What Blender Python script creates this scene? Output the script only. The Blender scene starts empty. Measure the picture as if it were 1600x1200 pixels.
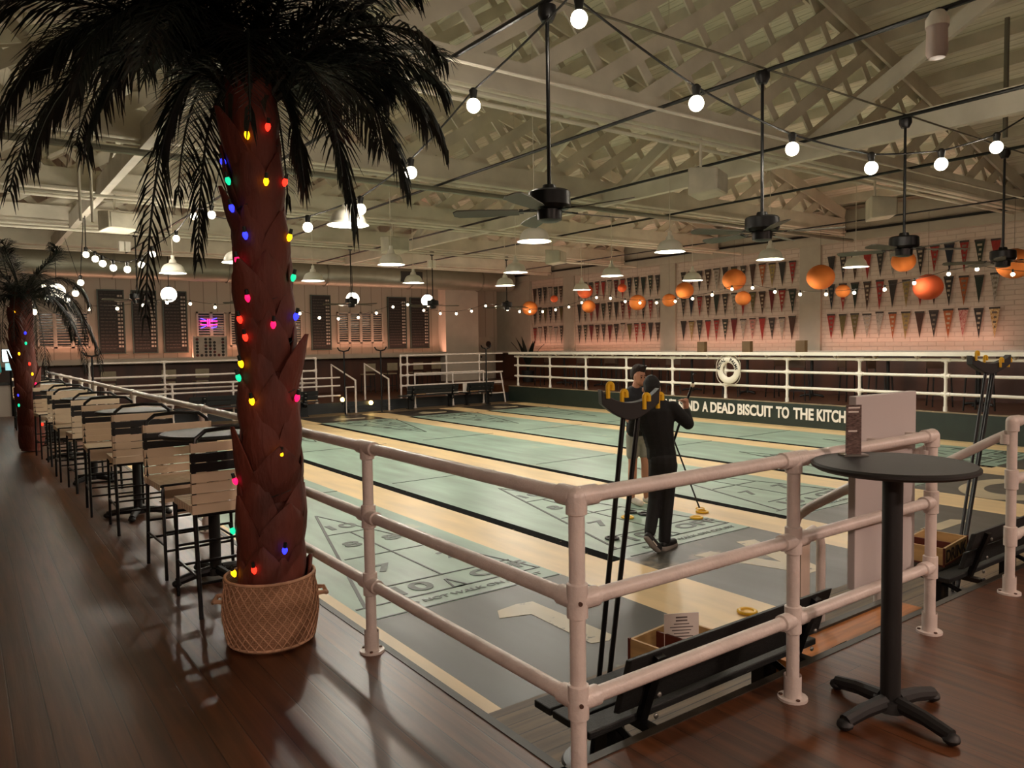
import bpy, math, random
from mathutils import Vector, Matrix, Quaternion
random.seed(7)
SC = bpy.context.scene
COL = SC.collection
PI = math.pi

# ------------------------------------------------------------------ camera, world, exposure
cam = bpy.data.cameras.new('camera'); camo = bpy.data.objects.new('camera', cam); COL.objects.link(camo)
cam.sensor_width = 36.0; cam.lens = 36.0 * 1183.5 / 1600.0; cam.clip_start = 0.05; cam.clip_end = 200
_y, _p, _r = 0.6280, -0.0535, -0.0152
fw = Vector((math.sin(_y) * math.cos(_p), math.cos(_y) * math.cos(_p), math.sin(_p)))
r0 = Vector((math.cos(_y), -math.sin(_y), 0)); u0 = r0.cross(fw)
rr = math.cos(_r) * r0 + math.sin(_r) * u0; uu = -math.sin(_r) * r0 + math.cos(_r) * u0
camo.matrix_world = Matrix(((rr.x, uu.x, -fw.x, -1.6675), (rr.y, uu.y, -fw.y, -1.9357), (rr.z, uu.z, -fw.z, 2.0634), (0, 0, 0, 1)))
SC.camera = camo
world = bpy.data.worlds.new('world'); SC.world = world; world.use_nodes = True
world.node_tree.nodes['Background'].inputs[0].default_value = (0.02, 0.018, 0.015, 1)
world.node_tree.nodes['Background'].inputs[1].default_value = 0.3
SC.view_settings.view_transform = 'Standard'; SC.view_settings.look = 'None'
SC.view_settings.exposure = 0.0; SC.view_settings.gamma = 1.0; SC.view_settings.use_curve_mapping = False
SC.cycles.max_bounces = 10; SC.cycles.diffuse_bounces = 8; SC.cycles.glossy_bounces = 3
SC.cycles.sample_clamp_indirect = 10.0; SC.cycles.use_denoising = True
SC.cycles.caustics_reflective = False; SC.cycles.caustics_refractive = False

DK = 0.47      # height of the near and far wooden decks above the sunken court
RD = 0.55      # height of the platform below the pennants
PEND = [(2.12, 6.55), (4.96, 6.60), (7.64, 6.50), (10.15, 6.40), (13.0, 6.41),
        (2.17, 11.2), (4.6, 10.3), (7.5, 10.5), (9.87, 10.2), (12.5, 10.2),
        (1.67, 13.6), (4.64, 14.1), (6.9, 13.7), (9.3, 13.4), (12.16, 13.8)]
PZ = 3.5
P_LAMP = 500.0
def light(name, kind, loc, energy, col, **k):
    l = bpy.data.lights.new(name, kind); l.energy = energy; l.color = col
    for a, b in k.items(): setattr(l, a, b)
    o = bpy.data.objects.new(name, l); o.location = loc; COL.objects.link(o); return o
# the lamps inside the pendant shades over the lanes
for _x, _yy in PEND:
    light('lamp_light', 'POINT', (_x, _yy, PZ + 0.07), P_LAMP, (1.0, 0.94, 0.82), shadow_soft_size=0.05)
# fill lamps added out of view behind the camera, given pendant shades
BACKFILL = [(-3.2, -3.6), (2.6, -4.0), (8.4, -3.8)]
for _x, _yy in BACKFILL:
    light('lamp_light', 'POINT', (_x, _yy, 3.4), 560.0, (1.0, 0.72, 0.60), shadow_soft_size=0.12)

# ------------------------------------------------------------------ materials
def lin(h):
    if isinstance(h, str):
        h = [int(h[i:i + 2], 16) / 255 for i in (0, 2, 4)]
    return tuple(((c / 12.92) if c <= 0.04045 else ((c + 0.055) / 1.055) ** 2.4) for c in h)
MATS = {}
def mat(name, col, rough=0.6, metal=0.0, var=0.12, scale=3.0, bump=0.0, bscale=None, emit=0.0, ecol=None, stretch=None, trans=0.0, col2=None):
    if name in MATS: return MATS[name]
    m = bpy.data.materials.new(name); m.use_nodes = True; nt = m.node_tree; N = nt.nodes; L = nt.links
    b = N['Principled BSDF']; c = lin(col) if isinstance(col, str) else col
    b.inputs['Roughness'].default_value = rough; b.inputs['Metallic'].default_value = metal
    if trans: b.inputs['Transmission Weight'].default_value = trans
    if emit:
        b.inputs['Emission Color'].default_value = (*(lin(ecol) if isinstance(ecol, str) else (ecol or c)), 1)
        b.inputs['Emission Strength'].default_value = emit
    tc = N.new('ShaderNodeTexCoord'); mp = N.new('ShaderNodeMapping'); L.new(tc.outputs['Object'], mp.inputs[0])
    if stretch: mp.inputs['Scale'].default_value = stretch
    nz = N.new('ShaderNodeTexNoise'); nz.inputs['Scale'].default_value = scale; nz.inputs['Detail'].default_value = 5
    L.new(mp.outputs[0], nz.inputs[0])
    mx = N.new('ShaderNodeMixRGB'); c2 = (lin(col2) if col2 else tuple(x * (1 - var * 2) for x in c)); c1 = c if col2 else tuple(min(1, x * (1 + var)) for x in c)
    mx.inputs[1].default_value = (*c2, 1); mx.inputs[2].default_value = (*c1, 1)
    rp = N.new('ShaderNodeValToRGB'); rp.color_ramp.elements[0].position = 0.3; rp.color_ramp.elements[1].position = 0.7
    L.new(nz.outputs['Fac'], rp.inputs[0]); L.new(rp.outputs[0], mx.inputs[0]); L.new(mx.outputs[0], b.inputs['Base Color'])
    if bump:
        n2 = N.new('ShaderNodeTexNoise'); n2.inputs['Scale'].default_value = bscale or scale * 6; L.new(mp.outputs[0], n2.inputs[0])
        bp = N.new('ShaderNodeBump'); bp.inputs['Strength'].default_value = bump; bp.inputs['Distance'].default_value = 0.01
        L.new(n2.outputs['Fac'], bp.inputs['Height']); L.new(bp.outputs[0], b.inputs['Normal'])
    MATS[name] = m; return m
def brickmat(name, c1, c2, mort, sx, sy, bw, bh, plane='YZ', rough=0.6, ms=0.02, bump=0.6, noise=0.0, bias=0.0):
    """planks, bricks or boards laid out in the object's own plane"""
    if name in MATS: return MATS[name]
    m = bpy.data.materials.new(name); m.use_nodes = True; nt = m.node_tree; N = nt.nodes; L = nt.links
    b = N['Principled BSDF']; b.inputs['Roughness'].default_value = rough
    tc = N.new('ShaderNodeTexCoord'); se = N.new('ShaderNodeSeparateXYZ'); co = N.new('ShaderNodeCombineXYZ')
    L.new(tc.outputs['Object'], se.inputs[0])
    L.new(se.outputs[plane[0]], co.inputs[0]); L.new(se.outputs[plane[1]], co.inputs[1])
    br = N.new('ShaderNodeTexBrick'); L.new(co.outputs[0], br.inputs[0])
    br.inputs['Color1'].default_value = (*lin(c1), 1); br.inputs['Color2'].default_value = (*lin(c2), 1); br.inputs['Mortar'].default_value = (*lin(mort), 1)
    br.inputs['Scale'].default_value = 1.0; br.inputs['Brick Width'].default_value = bw; br.inputs['Row Height'].default_value = bh
    br.inputs['Mortar Size'].default_value = ms; br.inputs['Mortar Smooth'].default_value = 0.2; br.inputs['Bias'].default_value = bias
    nz = N.new('ShaderNodeTexNoise'); nz.inputs['Detail'].default_value = 6; nz.inputs['Scale'].default_value = 1.0
    mp = N.new('ShaderNodeMapping'); mp.inputs['Scale'].default_value = (sx, sy, 1); L.new(co.outputs[0], mp.inputs[0]); L.new(mp.outputs[0], nz.inputs[0])
    mu = N.new('ShaderNodeMixRGB'); mu.blend_type = 'MULTIPLY'; mu.inputs[0].default_value = noise
    cr = N.new('ShaderNodeValToRGB'); cr.color_ramp.elements[0].position = 0.35; cr.color_ramp.elements[1].position = 0.65
    cr.color_ramp.elements[0].color = (0.25, 0.25, 0.25, 1); L.new(nz.outputs['Fac'], cr.inputs[0])
    L.new(br.outputs['Color'], mu.inputs[1]); L.new(cr.outputs[0], mu.inputs[2]); L.new(mu.outputs[0], b.inputs['Base Color'])
    ad = N.new('ShaderNodeMath'); ad.operation = 'MULTIPLY_ADD'; L.new(nz.outputs['Fac'], ad.inputs[0]); ad.inputs[1].default_value = 0.35
    iv = N.new('ShaderNodeMath'); iv.operation = 'SUBTRACT'; iv.inputs[0].default_value = 1.0; L.new(br.outputs['Fac'], iv.inputs[1]); L.new(iv.outputs[0], ad.inputs[2])
    bp = N.new('ShaderNodeBump'); bp.inputs['Strength'].default_value = bump; bp.inputs['Distance'].default_value = 0.012
    L.new(ad.outputs[0], bp.inputs['Height']); L.new(bp.outputs[0], b.inputs['Normal'])
    MATS[name] = m; return m

WHITE = mat('white_pipe_paint', 'cfc3bb', 0.35, var=0.06, scale=9, bump=0.25, bscale=60)
CHIP = mat('bare_rust', '4a3022', 0.8)
TRUSS = mat('cream_truss_paint', 'cfcabb', 0.65, var=0.08, scale=2)
ROOFW = brickmat('white_roof_boards', 'e4e0d0', 'dad5c3', 'b9b39c', 2, 20, 12.0, 0.14, 'YX', 0.7, 0.008, 0.25, 0.25)
BLACK = mat('black_metal', '0e0e0f', 0.35, 0.3, var=0.2)
BLACKM = mat('black_paint_matt', '121110', 0.6, var=0.3)
FANBL = mat('fan_blade_dark', '5d5a50', 0.45, var=0.1)
BENCHM = mat('black_bench_wood', '0b0d0b', 0.6, var=0.3, scale=4, stretch=(1, 14, 14), bump=0.3)
TABLEM = mat('dark_table_laminate', '171613', 0.55, var=0.1, scale=20)
STRAP = mat('tan_vinyl_strap', 'e8d2b4', 0.45, var=0.06)
STRAPB = mat('black_vinyl_strap', '0a0a0c', 0.4)
DECKM = brickmat('deck_planks', '623a20', '53301b', '38200f', 1.2, 22, 40.0, 0.13, 'YX', 0.36, 0.003, 0.35, 0.75)
STEPM = brickmat('court_side_boards', '7c6749', '644f36', '33271a', 1.2, 18, 30.0, 0.11, 'XY', 0.6, 0.004, 0.4, 0.7)
TREADM = mat('orange_stair_wood', 'a8682a', 0.5, var=0.15, scale=3, stretch=(1, 10, 10))
NOSING = mat('dark_metal_nosing', '2d281f', 0.5, var=0.2, scale=8)
GREENR = mat('dark_green_riser_paint', '1d2a22', 0.5, var=0.1, scale=5)
LETTER = mat('white_letter', 'efe9df', 0.5, var=0.02)
YEL = mat('yellow_plastic', 'e2b21a', 0.4, var=0.03)
LAMPW = mat('lamp_shade_enamel', 'd9d7cb', 0.35, var=0.03)
def bulbmat(n, c, e): return mat(n, c, 0.3, emit=e, ecol=c, var=0.0)
BULB = bulbmat('warm_bulb_glass', 'fff3d6', 9.0)
BULBS = bulbmat('small_bulb_glass', 'fff1cf', 7.0)
GLOBE = bulbmat('globe_glass', 'fff4dc', 5.0)
LAMPE = bulbmat('lamp_bulb', 'fff6df', 9.0)
TRUNKM = mat('palm_trunk_fibre', '642b1c', 0.7, var=0.25, scale=5, bump=0.9, bscale=30, stretch=(1, 1, .35))
FROND = mat('artificial_palm_leaf', '10170e', 0.55, var=0.35, scale=6)
STEMM = mat('palm_leaf_stem', '2b3018', 0.5, var=0.2)
ORANGE = mat('orange_paper', 'c96f2a', 0.8, var=0.06, scale=2)
PAPER = mat('printed_paper', 'd9cfc6', 0.6, var=0.03)
CRATE = mat('pale_crate_wood', 'b99763', 0.6, var=0.12, scale=3, stretch=(1, 1, 8))
CRATEIN = mat('crate_dark_wood', '5a2418', 0.6, var=0.1)

def court_paint(name, col, worn, thr=0.62, rough=0.38, nscale=0.55, mott=0.82):
    m = bpy.data.materials.new(name); m.use_nodes = True; nt = m.node_tree; N = nt.nodes; L = nt.links
    b = N['Principled BSDF']
    tc = N.new('ShaderNodeTexCoord')
    n1 = N.new('ShaderNodeTexNoise'); n1.inputs['Scale'].default_value = nscale; n1.inputs['Detail'].default_value = 8; n1.inputs['Roughness'].default_value = 0.62
    n2 = N.new('ShaderNodeTexNoise'); n2.inputs['Scale'].default_value = 1.7; n2.inputs['Detail'].default_value = 3
    mp = N.new('ShaderNodeMapping'); mp.inputs['Scale'].default_value = (2.6, 0.5, 1)
    L.new(tc.outputs['Object'], n1.inputs[0]); L.new(tc.outputs['Object'], mp.inputs[0]); L.new(mp.outputs[0], n2.inputs[0])
    r1 = N.new('ShaderNodeValToRGB'); r1.color_ramp.elements[0].position = thr; r1.color_ramp.elements[1].position = thr + 0.03; L.new(n1.outputs['Fac'], r1.inputs[0])
    r2 = N.new('ShaderNodeValToRGB'); c = lin(col)
    r2.color_ramp.elements[0].position = 0.3; r2.color_ramp.elements[1].position = 0.7
    r2.color_ramp.elements[0].color = (*[x * mott for x in c], 1); r2.color_ramp.elements[1].color = (*[min(1, x * 1.1) for x in c], 1); L.new(n2.outputs['Fac'], r2.inputs[0])
    mx = N.new('ShaderNodeMixRGB'); mx.inputs[2].default_value = (*lin(worn), 1)
    L.new(r1.outputs[0], mx.inputs[0]); L.new(r2.outputs[0], mx.inputs[1]); L.new(mx.outputs[0], b.inputs['Base Color'])
    rm = N.new('ShaderNodeMapRange'); rm.inputs['To Min'].default_value = rough - 0.1; rm.inputs['To Max'].default_value = rough + 0.15
    L.new(n2.outputs['Fac'], rm.inputs[0]); L.new(rm.outputs[0], b.inputs['Roughness'])
    MATS[name] = m; return m
GREENF = court_paint('green_court_paint', '8fa998', 'a3ad94', 0.63, mott=0.62)
GREYF = court_paint('grey_end_paint', '403e37', '7d7462', 0.60, 0.42)
CREAMF = court_paint('cream_alley_paint', 'd9bd8c', 'b9a98a', 0.68)
DARKF = court_paint('black_expansion_strip', '080706', '9a8a70', 0.64, 0.9, 4.0); DARKF.node_tree.nodes['Principled BSDF'].inputs['Specular IOR Level'].default_value = 0.05
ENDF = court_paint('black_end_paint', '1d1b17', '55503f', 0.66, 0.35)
MARKM = mat('dark_marking_paint', '2f3630', 0.5, var=0.2, scale=12)
FIGM = mat('grey_green_figure_paint', '4d5750', 0.5, var=0.2, scale=12)
CREAMMARK = court_paint('cream_figure_paint', 'b3a688', '5b5a50', 0.60, 0.4, 2.0)

# ------------------------------------------------------------------ mesh helpers
class MB:
    def __init__(s): s.v = []; s.f = []; s.m = []
    def add(s, vs, fs, mi=0):
        b = len(s.v); s.v += [tuple(v) for v in vs]; s.f += [tuple(i + b for i in f) for f in fs]; s.m += [mi] * len(fs); return s
    def box(s, x0, y0, z0, x1, y1, z1, mi=0):
        return s.add([(x0, y0, z0), (x1, y0, z0), (x1, y1, z0), (x0, y1, z0), (x0, y0, z1), (x1, y0, z1), (x1, y1, z1), (x0, y1, z1)],
                     [(0, 3, 2, 1), (4, 5, 6, 7), (0, 1, 5, 4), (1, 2, 6, 5), (2, 3, 7, 6), (3, 0, 4, 7)], mi)
    def bar(s, a, b, w, h, up=(0, 0, 1), mi=0):
        a = Vector(a); b = Vector(b); d = (b - a).normalized(); up = Vector(up)
        if abs(d.dot(up)) > 0.98: up = Vector((0, 1, 0))
        sd = d.cross(up).normalized(); u = sd.cross(d).normalized(); sd *= w / 2; u *= h / 2
        return s.add([a - sd - u, a + sd - u, a + sd + u, a - sd + u, b - sd - u, b + sd - u, b + sd + u, b - sd + u],
                     [(0, 1, 2, 3), (7, 6, 5, 4), (0, 4, 5, 1), (1, 5, 6, 2), (2, 6, 7, 3), (3, 7, 4, 0)], mi)
    def tube(s, pts, r, n=10, mi=0, closed=False, cap=True):
        pts = [Vector(p) for p in pts]; k = len(pts); R = r if isinstance(r, (list, tuple)) else [r] * k
        def tg(i):
            if closed: return (pts[(i + 1) % k] - pts[i - 1]).normalized()
            if i == 0: return (pts[1] - pts[0]).normalized()
            if i == k - 1: return (pts[-1] - pts[-2]).normalized()
            return ((pts[i + 1] - pts[i]).normalized() + (pts[i] - pts[i - 1]).normalized()).normalized()
        t = tg(0); ref = Vector((0, 0, 1)) if abs(t.z) < 0.9 else Vector((1, 0, 0)); nx = t.cross(ref).normalized()
        vs = []
        for i in range(k):
            t2 = tg(i); q = t.rotation_difference(t2); nx = (q @ nx); nx = (nx - t2 * nx.dot(t2)).normalized(); t = t2; ny = t.cross(nx)
            for j in range(n):
                a = 2 * PI * j / n; vs.append(pts[i] + (nx * math.cos(a) + ny * math.sin(a)) * R[i])
        fs = []
        for i in range(k if closed else k - 1):
            for j in range(n):
                a = i * n + j; b = i * n + (j + 1) % n; i2 = (i + 1) % k
                fs.append((a, b, i2 * n + (j + 1) % n, i2 * n + j))
        if cap and not closed:
            fs.append(tuple(range(n - 1, -1, -1))); fs.append(tuple((k - 1) * n + j for j in range(n)))
        return s.add(vs, fs, mi)
    def lathe(s, prof, c=(0, 0, 0), n=24, mi=0, axis=None):
        c = Vector(c); vs = []; q = Vector((0, 0, 1)).rotation_difference(Vector(axis)) if axis else None
        for r, z in prof:
            for j in range(n):
                a = 2 * PI * j / n; p = Vector((r * math.cos(a), r * math.sin(a), z)); vs.append(c + (q @ p if q else p))
        fs = [(i * n + j, i * n + (j + 1) % n, (i + 1) * n + (j + 1) % n, (i + 1) * n + j) for i in range(len(prof) - 1) for j in range(n)]
        return s.add(vs, fs, mi)
    def ell(s, c, r, n=12, mi=0, rot=None):
        c = Vector(c); r = (r, r, r) if not isinstance(r, (tuple, list)) else r; k = max(6, n // 2 + 1); vs = []
        for i in range(k + 1):
            ph = PI * i / k
            for j in range(n):
                a = 2 * PI * j / n; p = Vector((r[0] * math.sin(ph) * math.cos(a), r[1] * math.sin(ph) * math.sin(a), -r[2] * math.cos(ph)))
                vs.append(c + (rot @ p if rot else p))
        fs = [(i * n + j, i * n + (j + 1) % n, (i + 1) * n + (j + 1) % n, (i + 1) * n + j) for i in range(k) for j in range(n)]
        return s.add(vs, fs, mi)
    def prism(s, poly, o, ax, ay, t, mi=0):
        """poly in a plane through o spanned by ax, ay; thickness vector t"""
        o = Vector(o); ax = Vector(ax); ay = Vector(ay); t = Vector(t); n = len(poly)
        a = [o + ax * p[0] + ay * p[1] for p in poly]; vs = a + [p + t for p in a]
        fs = [tuple(range(n - 1, -1, -1)), tuple(range(n, 2 * n))] + [(i, (i + 1) % n, n + (i + 1) % n, n + i) for i in range(n)]
        return s.add(vs, fs, mi)
    def torus(s, c, R, r, axis=(0, 0, 1), n=28, m=10, mi=0):
        q = Vector((0, 0, 1)).rotation_difference(Vector(axis)); c = Vector(c)
        return s.tube([c + q @ Vector((R * math.cos(2 * PI * i / n), R * math.sin(2 * PI * i / n), 0)) for i in range(n)], r, m, mi, closed=True)
    def build(s, name, mats, parent=None, smooth=35, bevel=0, base=None):
        me = bpy.data.meshes.new(name); off = Vector(base) if base is not None else (Vector(parent.location) if parent else Vector((0, 0, 0)))
        if parent and parent.parent: off = off + Vector(parent.parent.location)
        me.from_pydata([tuple(Vector(v) - off) for v in s.v], [], s.f)
        if not isinstance(mats, (list, tuple)): mats = [mats]
        for m in mats: me.materials.append(m)
        me.polygons.foreach_set('material_index', s.m); me.validate(); me.update()
        fix_normals(me)
        if smooth:
            me.polygons.foreach_set('use_smooth', [True] * len(me.polygons))
            try: me.set_sharp_from_angle(angle=math.radians(smooth))
            except Exception: pass
        o = bpy.data.objects.new(name, me); COL.objects.link(o)
        if parent: o.parent = parent
        elif base is not None: o.location = off
        if bevel:
            bm = o.modifiers.new('bevel', 'BEVEL'); bm.width = bevel; bm.segments = 2; bm.limit_method = 'ANGLE'
        return o
def fix_normals(me):
    import bmesh
    bm = bmesh.new(); bm.from_mesh(me); bmesh.ops.remove_doubles(bm, verts=bm.verts, dist=1e-5); bmesh.ops.recalc_face_normals(bm, faces=bm.faces); bm.to_mesh(me); bm.free()
def tag(o, label=None, cat=None, group=None, kind=None):
    if label: o['label'] = label
    if cat: o['category'] = cat
    if group: o['group'] = group
    if kind: o['kind'] = kind
    return o
def thing(name, label, cat, loc=(0, 0, 0), group=None, rz=0):
    o = bpy.data.objects.new(name, None); o.empty_display_size = 0.1; COL.objects.link(o); o.location = loc; o.rotation_euler = (0, 0, rz)
    return tag(o, label, cat, group)
def struct(name, mb, m, smooth=0, **k):
    o = mb.build(name, m, smooth=smooth, **k); o['kind'] = 'structure'; return o
def spart(name, mb, m, parent, **k):
    o = mb.build(name, m, parent, **k); o['kind'] = 'structure'; return o
CH = {}
def dup(o, loc=None, rz=None, label=None, group=None, scale=None):
    c = o.copy(); COL.objects.link(c)
    if loc is not None: c.location = loc
    if rz is not None: c.rotation_euler = (0, 0, rz)
    if scale is not None: c.scale = scale
    if label: c['label'] = label
    if group: c['group'] = group
    def rec(a, b):
        for ch in [x for x in a.children]:
            d = ch.copy(); COL.objects.link(d); d.parent = b; d.matrix_parent_inverse = ch.matrix_parent_inverse.copy(); rec(ch, d)
    rec(o, c); return c
def textmesh(name, body, size, M, m, extrude=0.004, bold=0.0, align='CENTER', parent=None, sx=1.0, spacing=1.0):
    cu = bpy.data.curves.new(name, 'FONT'); cu.body = body; cu.size = size; cu.extrude = extrude; cu.offset = bold; cu.align_x = align; cu.align_y = 'CENTER'; cu.space_character = spacing
    cu.resolution_u = 4
    t = bpy.data.objects.new(name, cu); COL.objects.link(t)
    dg = bpy.context.evaluated_depsgraph_get(); me = bpy.data.meshes.new_from_object(t.evaluated_get(dg)); bpy.data.objects.remove(t)
    off = Vector((0, 0, 0))
    if parent: off = Vector(parent.location) + (Vector(parent.parent.location) if parent.parent else Vector((0, 0, 0)))
    me.transform(Matrix.Translation(-off) @ M @ Matrix.Diagonal((sx, 1, 1, 1)))
    me.materials.clear(); me.materials.append(m)
    o = bpy.data.objects.new(name, me); COL.objects.link(o)
    if parent: o.parent = parent
    return o
def frame(o, x, y):
    x = Vector(x).normalized(); y = Vector(y).normalized(); z = x.cross(y)
    return Matrix(((x.x, y.x, z.x, o[0]), (x.y, y.y, z.y, o[1]), (x.z, y.z, z.z, o[2]), (0, 0, 0, 1)))
ORD = ['first', 'second', 'third', 'fourth', 'fifth', 'sixth', 'seventh', 'eighth', 'ninth', 'tenth', 'eleventh', 'twelfth', 'thirteenth', 'fourteenth', 'fifteenth', 'sixteenth']

# ------------------------------------------------------------------ the setting
X0, X1, Y0, Y1 = -8.0, 17.5, -7.0, 25.5
LC = [1.74 + 2.72 * k for k in range(5)]          # lane centres
RX = 4.75
def roof_z(x): return 9.22 - 0.28 * abs(x - RX)
# sunken court floor, divided into painted rectangles
fl = MB(); ys = [(0.2, 1.5, 'w'), (1.5, 3.2, 'e'), (3.2, 17.4, 'g'), (17.4, 19.2, 'e'), (19.2, 20.2, 'w')]
xs = [(0.1, 0.72, 'c')]
for c in LC:
    a = xs[-1][1]; xs += [(a, c + 0.84, 'g'), (c + 0.84, c + 1.45, 'c'), (c + 1.45, c + 1.61, 'd')]
xs = [q for q in xs if q[0] < 14.2]; xs[-1] = (xs[-1][0], 14.2, xs[-1][2])
for a, b, k in ys:
    if k == 'w': fl.add([(0.1, a, 0), (14.2, a, 0), (14.2, b, 0), (0.1, b, 0)], [(0, 1, 2, 3)], 4); continue
    for p, q, t in xs:
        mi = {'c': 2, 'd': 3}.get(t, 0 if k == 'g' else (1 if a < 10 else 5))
        if t == 'd' and k == 'e': mi = 2
        fl.add([(p, a, 0), (q, a, 0), (q, b, 0), (p, b, 0)], [(0, 1, 2, 3)], mi)
fl.box(0.1, 0.2, -0.2, 14.2, 20.2, -0.02, 2)
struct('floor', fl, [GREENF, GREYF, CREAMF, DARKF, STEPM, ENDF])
# our deck, L shaped, with its edge strip
dk = MB(); dk.box(X0, Y0, -0.2, 0.06, 20.2, DK); dk.box(0.06, Y0, -0.2, 14.2, 0.16, DK)
struct('floor_deck', dk, DECKM)
ed = MB(); ed.box(0.06, 0.16, 0.0, 0.10, 20.2, DK + 0.004); ed.box(0.06, 0.16, 0.0, 14.2, 0.20, DK + 0.004)
struct('trim_1', ed, NOSING)
fd = MB(); fd.box(X0, 20.2, -0.2, 14.2, Y1, 0.30); struct('floor_far', fd, DECKM)
fr = MB(); fr.box(0.1, 20.12, 0, 14.2, 20.2, 0.32); struct('trim_2', fr, mat('near_black_riser', '15181a', 0.5, var=0.1))
rp = MB(); rp.box(14.25, Y0, -0.2, X1, Y1, RD); struct('floor_platform', rp, DECKM)
rs = MB(); rs.box(14.2, 0.2, 0, 14.25, 20.12, RD); rs.box(14.19, 0.2, RD - 0.01, 14.27, 20.12, RD + 0.015, 1); struct('trim_3', rs, [GREENR, mat('tan_edge_strip', '8a7a62', 0.6)])
kick = MB(); kick.box(14.0, 1.5, 0, 14.2, 19.2, 0.004); struct('trim_4', kick, CREAMF)
# walls
PLAINW = mat('pale_wall_paint', 'a89c90', 0.7, var=0.05, scale=1)
PANELW = brickmat('white_wall_panelling', 'b5a99b', 'ada193', '84796d', 1, 1, 0.45, 9.0, 'XZ', 0.6, 0.012, 0.5, 0.0)
BRICKW = brickmat('white_painted_brick', 'c2b3a6', 'bdaea1', 'b0a194', 6, 14, 0.42, 0.115, 'YZ', 0.55, 0.010, 0.8, 0.10)
def wall_poly_x(x, t, y0, y1, z1): return MB().box(min(x, x + t), y0, -0.2, max(x, x + t), y1, z1)
struct('wall_right', MB().box(X1 + 0.06, Y0, -0.2, X1 + 0.3, Y1, 5.55), BRICKW)
struct('wall_left', MB().box(X0 - 0.2, Y0, -0.2, X0, Y1, 5.8), PLAINW)
def gable(y, t):
    return MB().prism([(X0 - .2, -0.2), (X1 + .3, -0.2), (X1 + .3, roof_z(X1 + .3)), (RX, roof_z(RX)), (X0 - .2, roof_z(X0 - .2))], (0, y, 0), (1, 0, 0), (0, 0, 1), (0, t, 0))
struct('wall_far', gable(Y1, 0.2), PANELW)
struct('wall_near', gable(Y0 - 0.2, 0.2), PLAINW)
# pilasters and upper wall band on the pennant wall, lower wood wall
pil = MB()
for a, b in ((-7, 5.0), (9.97, 10.61), (15.2, 15.86), (20.32, 20.95), (23.05, 25.5)): pil.box(X1 - 0.02, a, RD, X1 + 0.08, b, 4.62, 0)
pil.box(X1 - 0.06, Y0, 4.62, X1 + 0.08, Y1, 4.86, 0)
pil.box(X1 - 0.10, Y0, 4.86, X1 + 0.08, Y1, 4.92, 1)
pil.box(X1 - 0.02, Y0, 4.92, X1 + 0.08, Y1, 5.45, 0)
struct('trim_5', pil, [mat('grey_green_pilaster', 'a39d90', 0.7, var=0.04), BLACK])
BROWNW = mat('brown_wood_dado', '4a2616', 0.5, var=0.25, scale=2, stretch=(1, 1, .2))
struct('trim_6', MB().box(X1 - 0.12, Y0, RD, X1 + 0.05, Y1, 1.66), BROWNW)
tl7 = MB().box(X1 - 0.30, Y0, 1.66, X1 + 0.05, Y1, 1.70); tl7.box(X1 - 0.32, Y0, 1.66, X1 - 0.29, Y1, 1.745); struct('trim_7', tl7, WHITE)
for a, b in ((5.4, 9.9), (10.7, 15.15), (15.9, 20.3), (21.0, 23.0)):   # LED strips on that shelf
    s = MB().box(X1 - 0.20, a, 1.701, X1 - 0.185, b, 1.71).build('led_strip', bulbmat('led_orange', 'ff9a66', 4.0), smooth=0)
    tag(s, 'glowing orange strip light at the foot of the %s brick panel from the near end' % ORD[[5.4, 10.7, 15.9, 21.0].index(a)], 'strip light', 'strip lights under the pennants')
    light('led_light', 'AREA', (X1 - 0.19, (a + b) / 2, 1.722), 7.5 * (b - a), (1.0, 0.46, 0.32), shape='RECTANGLE', size=0.03, size_y=b - a).rotation_euler = (PI, math.radians(-35), 0)
# far wall: boxed corner, door, ledge, dado
struct('trim_8', MB().box(14.5, 24.9, 0.3, 16.1, 25.5, 6), mat('pale_corner_paint', 'c9c0b3', 0.7, var=0.03))
struct('trim_9', MB().box(X0, 25.38, 0.3, 14.5, 25.5, 1.55), BROWNW)
lg = MB(); lg.box(X0, 24.9, 1.60, 14.5, 25.5, 1.72); lg.box(X0, 24.88, 1.60, 14.5, 24.91, 1.765); struct('trim_10', lg, mat('cream_ledge', 'b6ab9c', 0.5, var=0.05))
struct('trim_11', MB().box(X0, 24.5, 5.5, X1, 25.5, 5.56), TRUSS)
dr = struct('door_1', MB().box(16.45, 25.42, RD, 17.25, 25.5, 2.35), mat('white_door', 'b5aa9b', 0.5))
spart('door_handle', MB().ell((16.56, 25.4, 1.5), 0.04), BLACK, dr)
spart('door_plaque', MB().lathe([(0, 0), (.13, 0), (.13, .02), (0, .02)], (16.95, 25.40, 2.05), axis=(0, 1, 0)), mat('dark_plaque', '2b1a14', 0.5), dr)
LED2 = MB().box(0.3, 25.16, 1.721, 14.3, 25.175, 1.73).build('led_strip', bulbmat('led_orange', 'ff9a66', 4.0), smooth=0)
tag(LED2, 'long glowing orange strip light on the ledge under the menu boards', 'strip light')
light('led_light', 'AREA', (7.3, 25.17, 1.742), 190.0, (1.0, 0.46, 0.30), shape='RECTANGLE', size=14.0, size_y=0.03).rotation_euler = (math.radians(180 + 35), 0, 0)
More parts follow.
